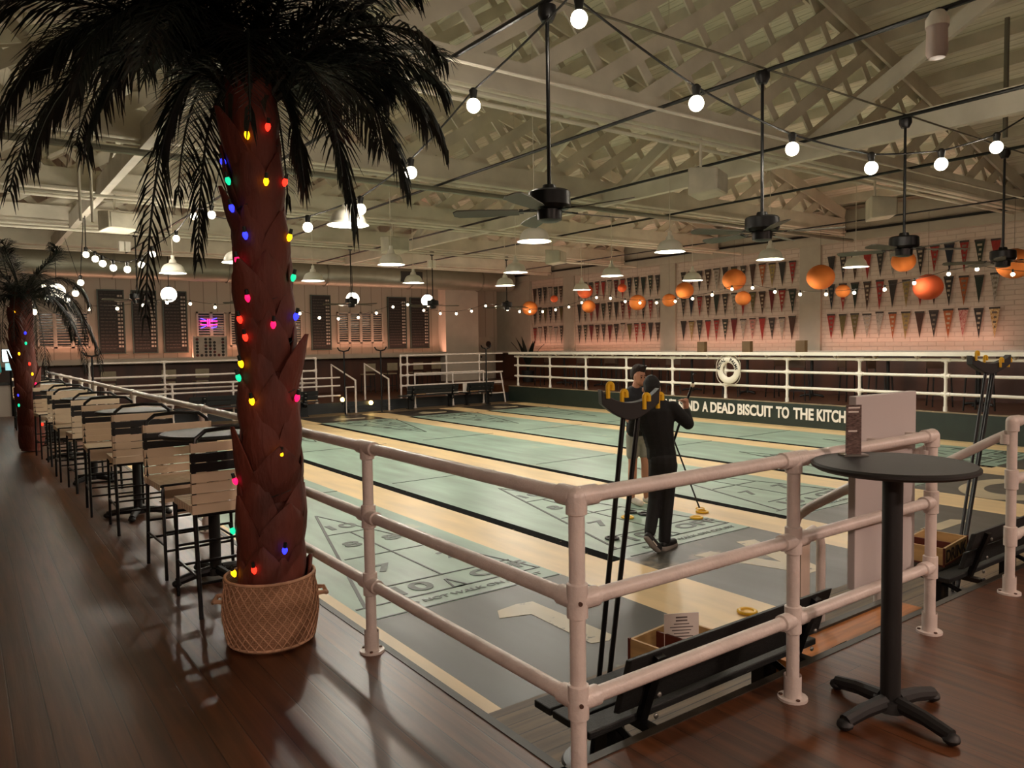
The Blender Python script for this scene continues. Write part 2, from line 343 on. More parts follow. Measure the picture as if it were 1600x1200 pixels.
# roof: boards and joists
rf = MB()
for a, b in ((X0 - .2, RX), (RX, X1 + .3)):
    rf.add([(a, Y0, roof_z(a)), (b, Y0, roof_z(b)), (b, Y1, roof_z(b)), (a, Y1, roof_z(a)), (a, Y0, roof_z(a) + .2), (b, Y0, roof_z(b) + .2), (b, Y1, roof_z(b) + .2), (a, Y1, roof_z(a) + .2)],
           [(0, 3, 2, 1), (4, 5, 6, 7), (0, 1, 5, 4), (1, 2, 6, 5), (2, 3, 7, 6), (3, 0, 4, 7)])
roof = struct('ceiling', rf, ROOFW)
x = X0 + 0.3; proto = None
while x < X1:
    z = roof_z(x)
    if proto is None:
        proto = spart('joist', MB().box(-0.05, Y0, -0.20, 0.05, Y1, 0.04), TRUSS, roof); proto.location = (x, 0, z)
    else:
        d = proto.copy(); COL.objects.link(d); d.parent = roof; d.location = (x, 0, z)
    x += 0.80
# painted lane marks: triangles, lines and figures
def strip(mb, a, b, w=0.022, z=0.003, mi=0): mb.bar((a[0], a[1], z / 2 + .001), (b[0], b[1], z / 2 + .001), w, z, mi=mi)
for k, c in enumerate(LC):
    for end in (0, 1):
        F = (lambda x, y, c=c: (c + x, y)) if end == 0 else (lambda x, y, c=c: (c - x, 20.6 - y))
        mb = MB()
        for a, b in (((-0.92, 3.50), (0, 6.86)), ((0.80, 3.50), (0, 6.86)), ((-0.62, 3.88), (0.74, 3.88)), ((-0.50, 4.86), (0.46, 4.86)), ((-0.26, 5.86), (0.24, 5.86)),
                     ((0, 3.88), (0, 5.86)), ((-1.0, 3.50), (0.82, 3.50)), ((-0.10, 3.50), (-0.05, 3.74)), ((0.03, 3.50), (-0.04, 3.74)), ((-1.0, 8.2), (0.84, 8.2)), ((-0.10, 3.50), (0.03, 3.50)), ((-1.0, 3.22), (0.82, 3.22))):
            strip(mb, F(*a), F(*b), 0.03 if a == (-0.92, 3.50) else 0.02)
        if end == 0 and k == 0:
            pass
        tr = struct('trim_%d' % (20 + 2 * k + end), mb, MARKM)
        if end and k > 3: continue
        for s, x, y, sz in (('10', 0, 6.15, .30), ('8', -0.2, 5.35, .28), ('8', 0.25, 5.35, .28), ('7', -0.33, 4.38, .32), ('7', 0.4, 4.38, .32), ('10', -0.42, 3.69, .32), ('OFF', 0.50, 3.69, .26)):
            X, Y = F(x, y); sg = 1 if end == 0 else -1
            t = textmesh('lane_figure', s, sz, frame((X, Y, 0.004), (sg, 0, 0), (0, sg, 0)), FIGM, 0.001, 0.008, parent=tr, sx=1.35); t['kind'] = 'structure'
        if end == 0:
            t = textmesh('lane_notice', 'DO NOT WALK ON COURT', 0.085, frame((c + 0.02, 3.355, 0.004), (1, 0, 0), (0, 1, 0)), FIGM, 0.001, 0.002, parent=tr, sx=1.3); t['kind'] = 'structure'
# big cream shapes painted in the near end zones
P = lambda poly: MB().prism(poly, (0, 0, 0.001), (1, 0, 0), (0, 1, 0), (0, 0, 0.002))
e1 = P([(1.52, 2.66), (1.60, 2.80), (1.80, 2.83), (1.94, 2.80), (1.96, 1.90), (1.87, 1.84), (1.74, 1.88), (1.76, 2.58)]); struct('trim_40', e1, CREAMMARK)
e2 = P([(3.95, 2.86), (4.18, 2.86), (4.40, 2.22), (4.66, 2.92), (4.88, 2.86), (4.52, 1.86), (4.28, 1.86)]); struct('trim_41', e2, CREAMMARK)
e3 = P([(6.60, 2.02), (6.72, 1.86), (7.42, 1.86), (7.30, 2.02)]); struct('trim_42', e3, CREAMMARK)
ring = MB()
for i in range(40):
    a, b = 2 * PI * i / 40, 2 * PI * (i + 1) / 40
    ring.add([(9.75 + 1.0 * R * math.cos(t), 2.28 + 0.62 * R * math.sin(t), 0.003) for t, R in ((a, .52), (a, .95), (b, .95), (b, .52))], [(0, 1, 2, 3)])
struct('trim_43', ring, CREAMMARK)
for k in (1, 2, 3, 4):
    f = P([(LC[k] - .5, 17.9), (LC[k] + .35, 17.9), (LC[k] + .5, 18.15), (LC[k] + .05, 18.15), (LC[k] - .1, 18.5), (LC[k] - .35, 18.4), (LC[k] - .15, 18.15), (LC[k] - .5, 18.1)]); struct('trim_%d' % (43 + k), f, CREAMMARK)

# steps from the deck down to the court
st = thing('wooden_steps', 'wooden step with orange tread and dark nosing between the railings, leading down to the court', 'steps', (2.6, 0.4, 0))
MB().box(1.98, 0.22, 0.0, 3.42, 0.66, 0.27).build('tread', TREADM, st, smooth=0)
MB().box(1.98, 0.66, 0.0, 3.42, 0.71, 0.285).build('nosing', NOSING, st, smooth=0)
for xx in (2.0, 2.35):
    MB().prism([(0.21, 0.272), (0.46, 0.272), (0.21, 0.47)], (xx, 0, 0), (0, 1, 0), (0, 0, 1), (0.05, 0, 0)).build('bracket', BLACKM, st, smooth=0)

# ------------------------------------------------------------------ roof trusses
TY = [5.17, 9.35, 13.5, 17.6, 21.7]
tr0 = thing('roof_truss', 'lattice', 'roof truss', (4, TY[0], 4.9), 'lattice roof trusses across the hall')
zc0, zc1 = 4.90, 5.23
def W(p, y=0): return (p[0], TY[0] + y, p[1])
xl, xr = X0 + .1, X1 - .1
MB().box(xl, TY[0] - .13, zc0, xr, TY[0] - .08, zc1).build('bottom_chord', TRUSS, tr0, smooth=0)
MB().box(xl, TY[0] + .08, zc0, xr, TY[0] + .13, zc1).build('bottom_chord', TRUSS, tr0, smooth=0)
MB().box(xl, TY[0] - .16, zc0 - .045, xr, TY[0] + .16, zc0).build('chord_plate', TRUSS, tr0, smooth=0)
for dy, dz in ((-.10, -.10), (.10, -.13)): MB().tube([(xl, TY[0] + dy, zc0 + dz), (xr, TY[0] + dy, zc0 + dz)], .028, 8).build('conduit', TRUSS, tr0)
for dy in (-.105, .105):
    for a, b in ((xl, RX), (RX, xr)):
        MB().bar((a, TY[0] + dy, roof_z(a) - .34), (b, TY[0] + dy, roof_z(b) - .34), .05, .28).build('top_chord', TRUSS, tr0, smooth=0)
def clip(x, s):   # from (x, 4.7) up with slope s until the top chord
    x2, z2 = x, 5.08
    while z2 < roof_z(x2) - .36 and X0 < x2 < X1: x2 += 0.02 * (1 if s > 0 else -1); z2 += abs(s) * 0.02
    return x2, z2
x = xl - 6.0
while x < xr - .6:
    if x > xl:
        x2, z2 = clip(x, .63)
        if x2 - x > .3: MB().bar((x, TY[0] - .05, 5.08), (x2, TY[0] - .05, z2), .03, .19).build('lattice_board', TRUSS, tr0, smooth=0)
    x += .92
x = xl + .6
while x < xr - .2:
    x2, z2 = clip(x, -1.15)
    if x - x2 > .3: MB().bar((x, TY[0] + .04, 5.08), (x2, TY[0] + .04, z2), .03, .14).build('lattice_board', TRUSS, tr0, smooth=0)
    x += .90
tl = ['nearest the railing, above the fan row', 'second from the railing, above the first lamps', 'in the middle of the hall', 'fourth from the railing, over the far lane ends', 'closest to the menu boards']
tr0['label'] = 'cream wooden lattice roof truss ' + tl[0]
for k in range(1, 5): dup(tr0, (4, TY[k], 4.9), label='cream wooden lattice roof truss ' + tl[k])
# longitudinal beams with knee braces
for n, (bx, lb) in enumerate(((8.75, 'on the pennant side of the lamps'), (0.45, 'above the deck edge'))):
    b = thing('roof_beam', 'white box beam running the length of the hall ' + lb, 'beam', (bx, 9.7, 4.9), 'white roof beams')
    MB().box(bx - .06, -2.0, 4.74, bx + .06, 21.7, 5.06).build('beam', TRUSS, b, smooth=0)
    for ty in TY:
        MB().bar((bx + .12, ty - .1, 4.86), (bx + .12, ty - 3.5, 6.62), .08, .20).build('brace', TRUSS, b, smooth=0)
# pipes, conduits, rails
def pipe(name, pts, r, m, label, cat, group=None): return tag(MB().tube(pts, r, 8).build(name, m), label, cat, group)
for k, xx in enumerate((2.08, 4.80, 7.5, 10.35)):
    pipe('ceiling_rail', [(xx, -1.5, 4.68), (xx, 21.0, 4.68)], 0.022, BLACK, 'black ceiling rail carrying fans, %s from the palm side' % ORD[k], 'rail', 'black ceiling rails')
pipe('ceiling_rail', [(14.8, 0.5, 4.70), (14.8, 21.0, 4.70)], 0.018, BLACK, 'thin black rail high beside the pennant wall', 'rail')
pipe('tie_rod', [(1.0, 2.72, 4.72), (13.5, 2.72, 4.72)], 0.011, mat('dull_steel', '5f5a4c', 0.4, 0.6), 'thin steel tie rod crossing over the near fans', 'rod')
GP = mat('galvanised_pipe', '7d7c70', 0.35, 0.4, var=0.08)
for k, (yy, zz, rr_) in enumerate(((8.9, 4.60, .045), (4.02, 4.64, .02), (12.4, 4.62, .03), (16.7, 4.62, .03), (9.1, 4.62, .02))):
    pipe('ceiling_pipe', [(-7.5, yy, zz), (17.2, yy, zz)], rr_, GP if k == 0 else TRUSS, 'pale pipe running across the hall below the roof truss, %s from the railing' % ORD[[4.02, 8.9, 9.1, 12.4, 16.7].index(yy)], 'pipe', 'pipes under the trusses')
pipe('ceiling_pipe', [(10.36, 2.72, 4.85), (10.36, 2.72, 6.5)], 0.035, GP, 'upright grey pipe dropping from the roof onto the far fan rod', 'pipe')
for k, (xx, yy) in enumerate(((-.2, 10.5), (-.05, 10.5))):
    pipe('ceiling_pipe', [(xx, yy, 3.9), (xx, yy, 6.9)], 0.02, TRUSS, 'one of two thin white pipes dropping side by side behind the palm', 'pipe', 'twin white drop pipes')
# spiral duct
dct = MB(); prof = []
zc, R = 4.66, .42
xx = -2.0
pts = []; rad = []
while xx < 17.2: pts.append((xx, 24.1, zc)); rad.append(R if len(pts) % 2 else R + .012); xx += .14
dct.tube(pts, rad, 24)
D = thing('spiral_duct', 'large round galvanised air duct hung in front of the menu wall', 'duct', (7.6, 24.1, zc))
dct.build('duct', mat('galvanised_duct', '8f8f80', 0.42, 0.35, var=0.06), D)
for xx in (2.2, 5.6, 9.0, 12.4, 15.6): MB().lathe([(R + .015, -.03), (R + .035, -.03), (R + .035, .03), (R + .015, .03)], (xx, 24.1, zc), 28, axis=(1, 0, 0)).build('collar', GP, D)
gx = 12.3
MB().box(gx - .45, 23.64, zc - .22, gx + .45, 23.70, zc + .18).build('grille', mat('dark_grille', '20211d', 0.5), D, smooth=0)
# loudspeakers
def speaker(p, rz, label):
    s = thing('loudspeaker', label, 'loudspeaker', (0, 0, 0), 'white loudspeakers under the trusses')
    MB().prism([(-.2, -.14), (.2, -.18), (.2, .2), (-.2, .16)], (-.26, 0, 0), (0, 1, 0), (0, 0, 1), (.52, 0, 0)).build('cabinet', mat('speaker_white', 'bdb8a6', 0.5), s, smooth=0, bevel=.02)
    MB().box(-.22, -.215, -.12, .22, -.195, .13).build('grille', mat('speaker_grille', 'a9a595', 0.7), s, smooth=0)
    MB().tube([(0, .1, .16), (0, .1, .70)], .02, 6).build('bracket', TRUSS, s)
    s.location = p; s.rotation_euler = (0, 0, rz); return s
sp = speaker((6.75, 5.0, 4.22), 0.4, 'white loudspeaker hanging below the truss nearest the railing, left of the second fan rod')
for p, rz, lb in (((.72, 13.35, 4.35), .3, 'white loudspeaker hanging above the bar stools behind the palm leaves'), ((6.29, 13.4, 4.30), 0, 'white loudspeaker above the middle of the court behind a lamp'), ((11.1, 13.6, 4.30), .5, 'white loudspeaker under the roof truss far along, near the pennants'), ((11.4, 5.05, 4.3), .7, 'white loudspeaker under the nearest truss beside the third fan rod')):
    dup(sp, p, rz, lb)
# glass jar fixture
hj = thing('jar_lamp', 'unlit frosted glass jar lamp hanging from the black rail, high at the near end', 'lamp', (4.66, 1.01, 4.5))
MB().lathe([(0, .12), (.05, .12), (.085, .06), (.085, 0), (0, 0)], hj.location).build('cap', TRUSS, hj)
MB().lathe([(.085, 0), (.075, -.02), (.08, -.2), (.06, -.24), (0, -.245)], hj.location).build('glass', mat('frosted_glass', 'b9a79c', 0.4, trans=0.3), hj)
MB().bar((4.66, 1.01, 4.64), (4.80, 1.01, 4.66), .03, .02).build('arm', BLACK, hj, smooth=0)
# small white junction boxes along the far trusses
def jbox(p, label):
    j = thing('junction_box', label, 'box', p, 'white boxes under the far truss')
    for dx in (-.06, .07): MB().box(p[0] + dx - .05, p[1] - .05, p[2] - .11, p[0] + dx + .05, p[1] + .05, p[2] + .11).build('cover', LAMPW, j, smooth=0)
for p, lb in (((1.4, 17.0, 4.36), 'twin white box under the truss behind the palm'), ((5.0, 16.9, 4.36), 'twin white box under the truss between palm and the far fans'), ((9.3, 17.0, 4.36), 'twin white box under the truss above the middle lamps'), ((12.2, 17.0, 4.36), 'twin white box under the truss nearest the corner')): jbox(p, lb)

# ------------------------------------------------------------------ pipe railings
PR = 0.028
def railing(name, label, runs, posts, zt, zb, levels, r=PR, ends=(), cat='railing', flange=True, group=None, m=None):
    m = m or WHITE
    t = thing(name, label, cat, (posts[0][0], posts[0][1], zb), group)
    for a, b in runs:
        for z in levels: MB().tube([(a[0], a[1], z), (b[0], b[1], z)], r, 14).build('rail', m, t)
    for p in posts:
        MB().tube([(p[0], p[1], zb), (p[0], p[1], zt)], r, 14).build('post', m, t)
        for z in levels:
            f = MB(); top = abs(z - zt) < .001
            if top: f.lathe([(r, -.062), (r * 1.32, -.058), (r * 1.32, 0)], (p[0], p[1], z), 16); f.ell((p[0], p[1], z), (r * 1.32, r * 1.32, r * 1.32), 16)
            else: f.lathe([(r, -.062), (r * 1.32, -.058), (r * 1.32, .058), (r, .062)], (p[0], p[1], z), 16)
            for a, b in runs:
                d = (Vector((b[0], b[1], 0)) - Vector((a[0], a[1], 0))); L = d.length; d.normalize()
                s = (Vector((p[0] - a[0], p[1] - a[1], 0))).dot(d); off = (Vector((p[0] - a[0], p[1] - a[1], 0)) - d * s).length
                if off > .02 or s < -.01 or s > L + .01: continue
                for sg in (-1, 1):
                    if (sg < 0 and s < .05) or (sg > 0 and s > L - .05): continue
                    f.lathe([(r, 0), (r * 1.3, .01), (r * 1.3, .085), (r, .089)], (p[0], p[1], z), 14, axis=d * sg)
            f.build('fitting', m, t)
        if flange:
            g = MB(); g.lathe([(r * 1.35, .11), (r * 1.35, .012), (r * 2.3, .012), (r * 2.3, 0), (0, 0)], (p[0], p[1], zb + .0005), 18)
            g = g.build('base_flange', m, t)
            for q in (0, 2.1, 4.2): MB().lathe([(0, .018), (.009, .018), (.009, .008)], (p[0] + r * 1.8 * math.cos(q), p[1] + r * 1.8 * math.sin(q), zb), 6).build('bolt', CHIP, g)
    return t
LV = [DK + .36, DK + .713, DK + 1.07]
near_posts = [(0, 0)] + [(0, 1.64 * k) for k in range(1, 13)] + [(1.25, 0), (2.5, 0)]
nr = railing('pipe_railing', 'white pipe railing with corner post in front of the court, beside palm and stools', [((0, 0), (0, 19.7)), ((0, 0), (2.5, 0))], near_posts, DK + 1.07, DK, LV)
for z in LV[:2]: MB().lathe([(0, 0), (.007, 0), (.008, .007), (.003, .007), (0, .003)], (-.016, -.033, z), 10, axis=(-.45, -.89, 0)).build('set_screw', CHIP, nr)
def handrail(label, x):
    h = thing('stair_handrail', label, 'handrail', (x, .06, 0), 'handrails of the court steps')
    pts = [(x, .03, 1.46), (x, .10, 1.42), (x, .72, 1.03), (x, .80, .96), (x, .83, .86), (x, .83, .01)]
    MB().tube(pts, PR, 12).build('rail', WHITE, h)
    MB().lathe([(PR * 1.35, .1), (PR * 1.35, .012), (PR * 2.2, .012), (PR * 2.2, 0), (0, 0)], (x, .83, .001), 16).build('base_flange', WHITE, h)
    MB().tube([(x, .03, 1.46), (x, .03, 1.40)], PR * 1.35, 12).build('fitting', WHITE, h)
handrail('white stair handrail sloping down behind the near railing and the white board', 2.5)
handrail('white stair handrail sloping down behind the round table beside the right-hand cue rack', 3.52)
gr = thing('grab_bar', 'short white curved grab bar standing between the board and the steps', 'grab bar', (2.95, .9, 0))
MB().tube([(2.95, .92, 0.01), (2.95, .92, .68), (2.93, .92, .76), (2.86, .92, .80), (2.78, .92, .78)], .03, 12).build('bar', WHITE, gr)
MB().box(2.70, .905, .12, 2.80, .935, .80).build('plate', mat('white_plate', 'c9b7a8', 0.5), gr, smooth=0)
railing('pipe_railing', 'white pipe railing continuing past the steps, at the picture edge behind the round table', [((3.52, 0), (14.1, 0))], [(3.52 + 1.32 * k, 0) for k in range(9)], DK + 1.07, DK, LV)
# white board standing at the railing
bd = thing('score_board', 'tall blank pinkish board on the court side of the railing behind the round table', 'board', (2.2, .10, .80))
MB().box(1.90, .085, .80, 2.50, .125, 1.775).build('panel', mat('white_board', 'b8b0ad', 0.45, var=0.02), bd, smooth=0, bevel=.004)
MB().box(2.00, .03, 1.50, 2.04, .086, 1.56).build('bracket', WHITE, bd, smooth=0)
MB().box(2.38, .03, 1.50, 2.42, .086, 1.56).build('bracket', WHITE, bd, smooth=0)
# platform railing below the pennants
PX = 14.32
pr_posts = [(PX, 5.24 + 1.808 * k) for k in range(-3, 9)]
prl = railing('pipe_railing', 'long white pipe railing with bar ledge under the pennants, life ring tied to it', [((PX, -1.0), (PX, 19.9))], pr_posts, 1.60, RD, [RD + .36, RD + .73, 1.60], r=.032, m=mat('bright_white_pipe', 'f1ebde', .35, var=.03))
MB().box(14.12, -1.0, 1.68, 14.52, 20.0, 1.755).build('bar_ledge', mat('cream_bar_ledge', 'ece5d6', 0.45, var=.04), prl, smooth=0)
yy = -.5
while yy < 20:
    bk = MB(); bk.bar((PX, yy, 1.60), (PX - .1, yy, 1.68), .04, .03); bk.bar((PX, yy, 1.60), (PX + .1, yy, 1.68), .04, .03); bk.build('ledge_bracket', WHITE, prl, smooth=0); yy += .9
# far railings
fa = railing('pipe_railing', 'white pipe railing on the far deck before the boxed corner, beyond the far steps', [((10.0, 20.35), (14.1, 20.35))], [(10.0, 20.35), (10.25, 20.35), (11.75, 20.35), (13.1, 20.35)], 1.72, .30, [.72, 1.06, 1.42, 1.72], r=.028)
railing('pipe_railing', 'white pipe railing on the far deck under the first menu boards', [((1.0, 20.35), (7.1, 20.35))], [(1.0, 20.35), (2.8, 20.35), (4.9, 20.35), (6.65, 20.35), (7.1, 20.35)], 1.70, .30, [.95, 1.32, 1.70], r=.028)
railing('low_railing', 'low white railing standing at court level behind the benches, right of the far steps', [((10.3, 19.95), (13.0, 19.95))], [(10.3, 19.95), (11.75, 19.95), (13.0, 19.95)], 1.12, 0, [.44, 1.12], r=.025)
railing('low_railing', 'low white railing standing at court level behind the benches, left of the far steps', [((1.3, 19.95), (7.7, 19.95))], [(1.3, 19.95), (2.9, 19.95), (4.5, 19.95), (6.1, 19.95)], 1.10, 0, [.55, .85, 1.10], r=.025)
lad = thing('ladder_frame', 'white ladder-like pipe frame standing in the far corner of the court', 'frame', (13.4, 19.9, 0))
lm = MB(); lm.tube([(13.1, 19.9, 0), (13.1, 19.9, 1.06), (13.7, 19.9, 1.06), (13.82, 19.8, 0)], .028, 10); lm.build('side_rail', WHITE, lad)
for z in (.34, .70): MB().tube([(13.1, 19.9, z), (13.76, 19.85, z)], .022, 8).build('rung', WHITE, lad)
def farhand(x, label):
    h = thing('stair_handrail', label, 'handrail', (x, 20.2, 0), 'far stair handrails')
    MB().tube([(x - .35, 20.75, .31), (x - .35, 20.75, 1.48), (x, 19.75, 1.0), (x, 19.75, .0)], .03, 10).build('rail', WHITE, h)
    if x < 9: MB().tube([(x - .05, 19.75, .80), (x - .32, 19.75, .80), (x - .32, 19.75, 0)], .025, 8).build('side_bar', WHITE, h)
farhand(8.12, 'white stair handrail with extra side bar, far steps, nearer the palm trunk')
farhand(9.25, 'white stair handrail of the far steps, nearer the pennant wall')
for i, z in ((0, .1), (1, .2)): MB().box(7.95, 19.85 + .14 * i, 0, 9.45, 20.12, .1 * (i + 1)).build('step', mat('near_black_riser', '15181a'), None, smooth=0)
for o in [o for o in COL.objects if o.name.startswith('step') and o.type == 'MESH' and 'label' not in o]:
    tag(o, 'dark ' + ('lower' if '.' not in o.name else 'upper') + ' step below the far stair handrails', 'step', 'far steps')
# little globe lamps near the far steps
for p, lb in (((7.75, 19.9, .42), 'small glowing ball lamp beside the far steps, on the palm side'), ((8.75, 20.02, .26), 'small glowing ball lamp low between the two far handrails')):
    g = thing('ball_lamp', lb, 'lamp', p, 'small lamps at the far steps')
    MB().ell(p, .07).build('globe', bulbmat('amber_globe', 'ffd980', 9.0), g)
    MB().tube([(p[0], p[1], p[2] - .06), (p[0], p[1], p[2] - .16)], .03, 8).build('base', BLACK, g)

# ------------------------------------------------------------------ round bar tables
def bar_table(loc, label, group, r=.37, h=1.05, big=False, rz=0.3, h0=DK):
    t = thing('bar_table', label, 'table', (0, 0, 0), group)
    MB().lathe([(0, h - .03), (r - .02, h - .03), (r, h - .018), (r, h - .008), (r - .01, h), (0, h)], n=56).build('tabletop', TABLEM, t)
    MB().lathe([(0, .06), (.038 if not big else .040, .06), (.038 if not big else .040, h - .03), (0, h - .03)], n=24).build('column', BLACKM, t)
    b = MB()
    b.lathe([(0, .03), (.07, .03), (.065, .075), (0, .085)], n=18)
    for k in range(4):
        a = k * PI / 2; d = Vector((math.cos(a), math.sin(a), 0))
        b.tube([d * .04 + Vector((0, 0, .062)), d * .16 + Vector((0, 0, .055)), d * .27 + Vector((0, 0, .035))], [.034, .030, .028], 10)
        b.ell(d * .27 + Vector((0, 0, .024)), (.034, .034, .024), 10)
    b.build('base', BLACKM, t)
    t.location = (loc[0], loc[1], h0); t.rotation_euler = (0, 0, rz); return t
ft = bar_table((1.445, -.335), 'round dark bar table standing alone on the deck in front of the railing', None, r=.318, h=1.075, big=True, rz=math.radians(-10))
# narrow menu holder on the big table
mh = thing('menu_holder', 'tall narrow dark menu card in a clear stand on the lone round table', 'menu holder', (1.50, -.13, DK + 1.076))
Mh = frame((1.50, -.13, DK + 1.076), (.84, -.54, 0), (0, 0, 1))
def loc_box(M, x0, y0, z0, x1, y1, z1):
    m = MB().box(x0, y0, z0, x1, y1, z1); m.v = [tuple(M @ Vector(v)) for v in m.v]; return m
loc_box(Mh, -.055, 0, -.03, .055, .008, .03).build('base', mat('clear_acrylic', '6a6660', 0.15), mh, smooth=0)
loc_box(Mh, -.034, .008, -.004, .034, .225, .004).build('card', mat('dark_menu_print', '2c1b19', 0.3, scale=55, var=.3, col2='75605a', stretch=(1, 1, 3)), mh, smooth=0)
for i, z in enumerate((.213, .195, .11)):
    loc_box(Mh, -.026, z - .004, .004, .026 - .006 * i, z + .003, .0052).build('print_lettering', PAPER, mh, smooth=0)

# ------------------------------------------------------------------ bar stools
def make_stool():
    t = thing('bar_stool', 'x', 'stool', (0, 0, 0), 'strap back bar stools along the railing')
    w = .225; r = .0115
    # back uprights and loop: back plane at y = -.24, seat forward (+y)
    b = MB()
    up = [(-w, -.30, 0), (-w, -.235, .64), (-w, -.25, .98), (-w + .015, -.255, 1.06), (-w + .07, -.257, 1.105), (0, -.258, 1.115), (w - .07, -.257, 1.105), (w - .015, -.255, 1.06), (w, -.25, .98), (w, -.235, .64), (w, -.30, 0)]
    b.tube(up, r + .002, 8); b.build('back_frame', BLACK, t)
    for sx in (-1, 1):
        MB().tube([(sx * w, .235, 0), (sx * w, .215, .60), (sx * (w - .01), .20, .655)], r, 8).build('leg', BLACK, t)
    f = MB(); f.tube([(-w, .205, .645), (-w, -.235, .64)], r, 8); f.tube([(w, .205, .645), (w, -.235, .64)], r, 8); f.tube([(-w, .205, .648), (w, .205, .648)], r, 8); f.tube([(-w, -.23, .60), (w, -.23, .60)], r, 8)
    f.tube([(-w, .20, .56), (w, .20, .56)], .009, 6); f.build('seat_frame', BLACK, t)
    for z in (.20, .33):
        MB().tube([(-w, -.28 + z * .05, z), (w, -.28 + z * .05, z)], .009, 6).build('stretcher', BLACK, t)
        MB().tube([(-w, .225, z), (w, .225, z)], .009, 6).build('stretcher', BLACK, t)
    for sx in (-1, 1): MB().tube([(sx * w, -.27, .24), (sx * w, .225, .24)], .009, 6).build('stretcher', BLACK, t)
    # back straps wrap round the uprights: tan, two black, four tan
    z = 1.035
    for i, (h, m) in enumerate(((.055, STRAP), (.05, STRAPB), (.05, STRAPB), (.055, STRAP), (.055, STRAP), (.055, STRAP), (.055, STRAP))):
        zt = z; zb = z - h; y = -.252 + (1.0 - (zt + zb) / 2) * .035

        s = MB(); k = 8
        for side in (-1, 1):
            s.box(-w - .004, y + side * .014 - .0015, zb, w + .004, y + side * .014 + .0015, zt)
        for sx in (-1, 1): s.box(sx * (w + .016) - .0015, y - .0155, zb, sx * (w + .016) + .0015, y + .0155, zt); s.box(min(sx * w, sx * (w + .0175)), y - .0155, zb, max(sx * w, sx * (w + .0175)), y - .0125, zt); s.box(min(sx * w, sx * (w + .0175)), y + .0125, zb, max(sx * w, sx * (w + .0175)), y + .0155, zt)
        s.build('back_strap', m, t, smooth=0); z -= h + .008
    y = .195
    for i in range(7):
        s = MB(); s.box(-w - .012, y - .05, .655, w + .012, y, .659); s.box(-w - .014, y - .05, .615, -w - .011, y, .659); s.box(w + .011, y - .05, .615, w + .014, y, .659)
        s.build('seat_strap', STRAP, t, smooth=0); y -= .058
    s = MB()
    for zz in (.60, .575): s.box(-w + .01, .212, zz - .04, w - .01, .216, zz + .045)
    s.build('front_strap', STRAP, t, smooth=0)
    return t
stool = make_stool()
pairs = [(-.37, 3.0, 0.02), (-.37, 3.87, PI + .03), (-.41, 5.52, -.02), (-.49, 6.42, PI - .05), (-.48, 7.95, .05), (-.53, 8.85, PI), (-.5, 10.4, 0), (-.56, 11.3, PI + .06), (-.52, 12.9, .03), (-.58, 13.8, PI), (-.55, 15.5, 0), (-.6, 16.4, PI)]
sl = ['tan strap bar stool right behind the palm trunk, back to the camera', 'tan strap bar stool on the far side of the first round table', 'tan strap bar stool third along the row from the palm', 'tan strap bar stool fourth along the row from the palm',
      'tan strap bar stool fifth along the row from the palm', 'tan strap bar stool sixth along the row from the palm', 'tan strap bar stool seventh along the row', 'tan strap bar stool eighth along the row', 'tan strap bar stool ninth along the row', 'tan strap bar stool tenth along the row', 'tan strap bar stool eleventh along the row, near the distant palm', 'tan strap bar stool at the far end of the row']
for i, (x, y, a) in enumerate(pairs):
    if i == 0: stool.location = (x, y, DK); stool.rotation_euler = (0, 0, a); stool['label'] = sl[0]
    else: dup(stool, (x, y, DK), a, sl[i])
tab = None
for i, (x, y) in enumerate(((-.30, 3.48), (-.36, 5.98), (-.42, 8.42), (-.44, 10.85), (-.46, 13.35), (-.5, 15.95))):
    lb = 'round dark bar table between two strap stools, %s from the palm' % ORD[i]
    if tab is None: tab = bar_table((x, y), lb, 'round tables between the stools', r=.33, h=1.02, rz=.2)
    else: dup(tab, (x, y, DK), .2 + i, lb)

# ------------------------------------------------------------------ bench, crate, cue racks
def bench(loc, label, L=1.35, group=None, rz=0):
    """park bench: back at y = 0, seat towards +y"""
    t = thing('slat_bench', label, 'bench', (0, 0, 0), group)
    for i, y in enumerate((.10, .23, .36)): MB().box(-.14, y, .42, L + .02, y + .115, .455).build('seat_slat', BENCHM, t, smooth=0, bevel=.006)
    for i, (y, z) in enumerate(((.075, .50), (.03, .635))):
        MB().prism([(y, z), (y + .035, z - .01), (y, z + .115), (y - .035, z + .125)], (0, 0, 0), (0, 1, 0), (0, 0, 1), (L, 0, 0)).build('back_slat', BENCHM, t, smooth=0, bevel=.006)
    for x in (.16, L - .16):
        f = MB(); f.bar((x, .10, .42), (x, -.012, .74), .05, .03); f.bar((x, .02, .40), (x, .52, .41), .05, .03); f.bar((x, .30, .0), (x, .30, .42), .11, .08)
        f.tube([(x, .02, .42), (x, -.015, .36), (x, .03, .29), (x, .12, .28), (x, .28, .34)], .018, 8); f.bar((x, .12, .01), (x, .48, .01), .10, .02); f = f.build('frame', BLACK, t, smooth=30)
        bo = MB()
        for z in (.47, .57, .70): bo.ell((x, .012 - (z - .47) * .2, z), (.013, .008, .013), 8)
        bo.build('bolt', mat('steel_bolt', '8d8c86', 0.3, 0.8), f)
    t.location = loc; t.rotation_euler = (0, 0, rz); return t
bn = bench((.50, .25, 0), 'black slatted bench with its back to the near railing corner, crate on its seat', 1.47)
dup(bn, (3.72, .28, 0), 0, 'black slatted bench beyond the steps, behind the railing at the picture edge')
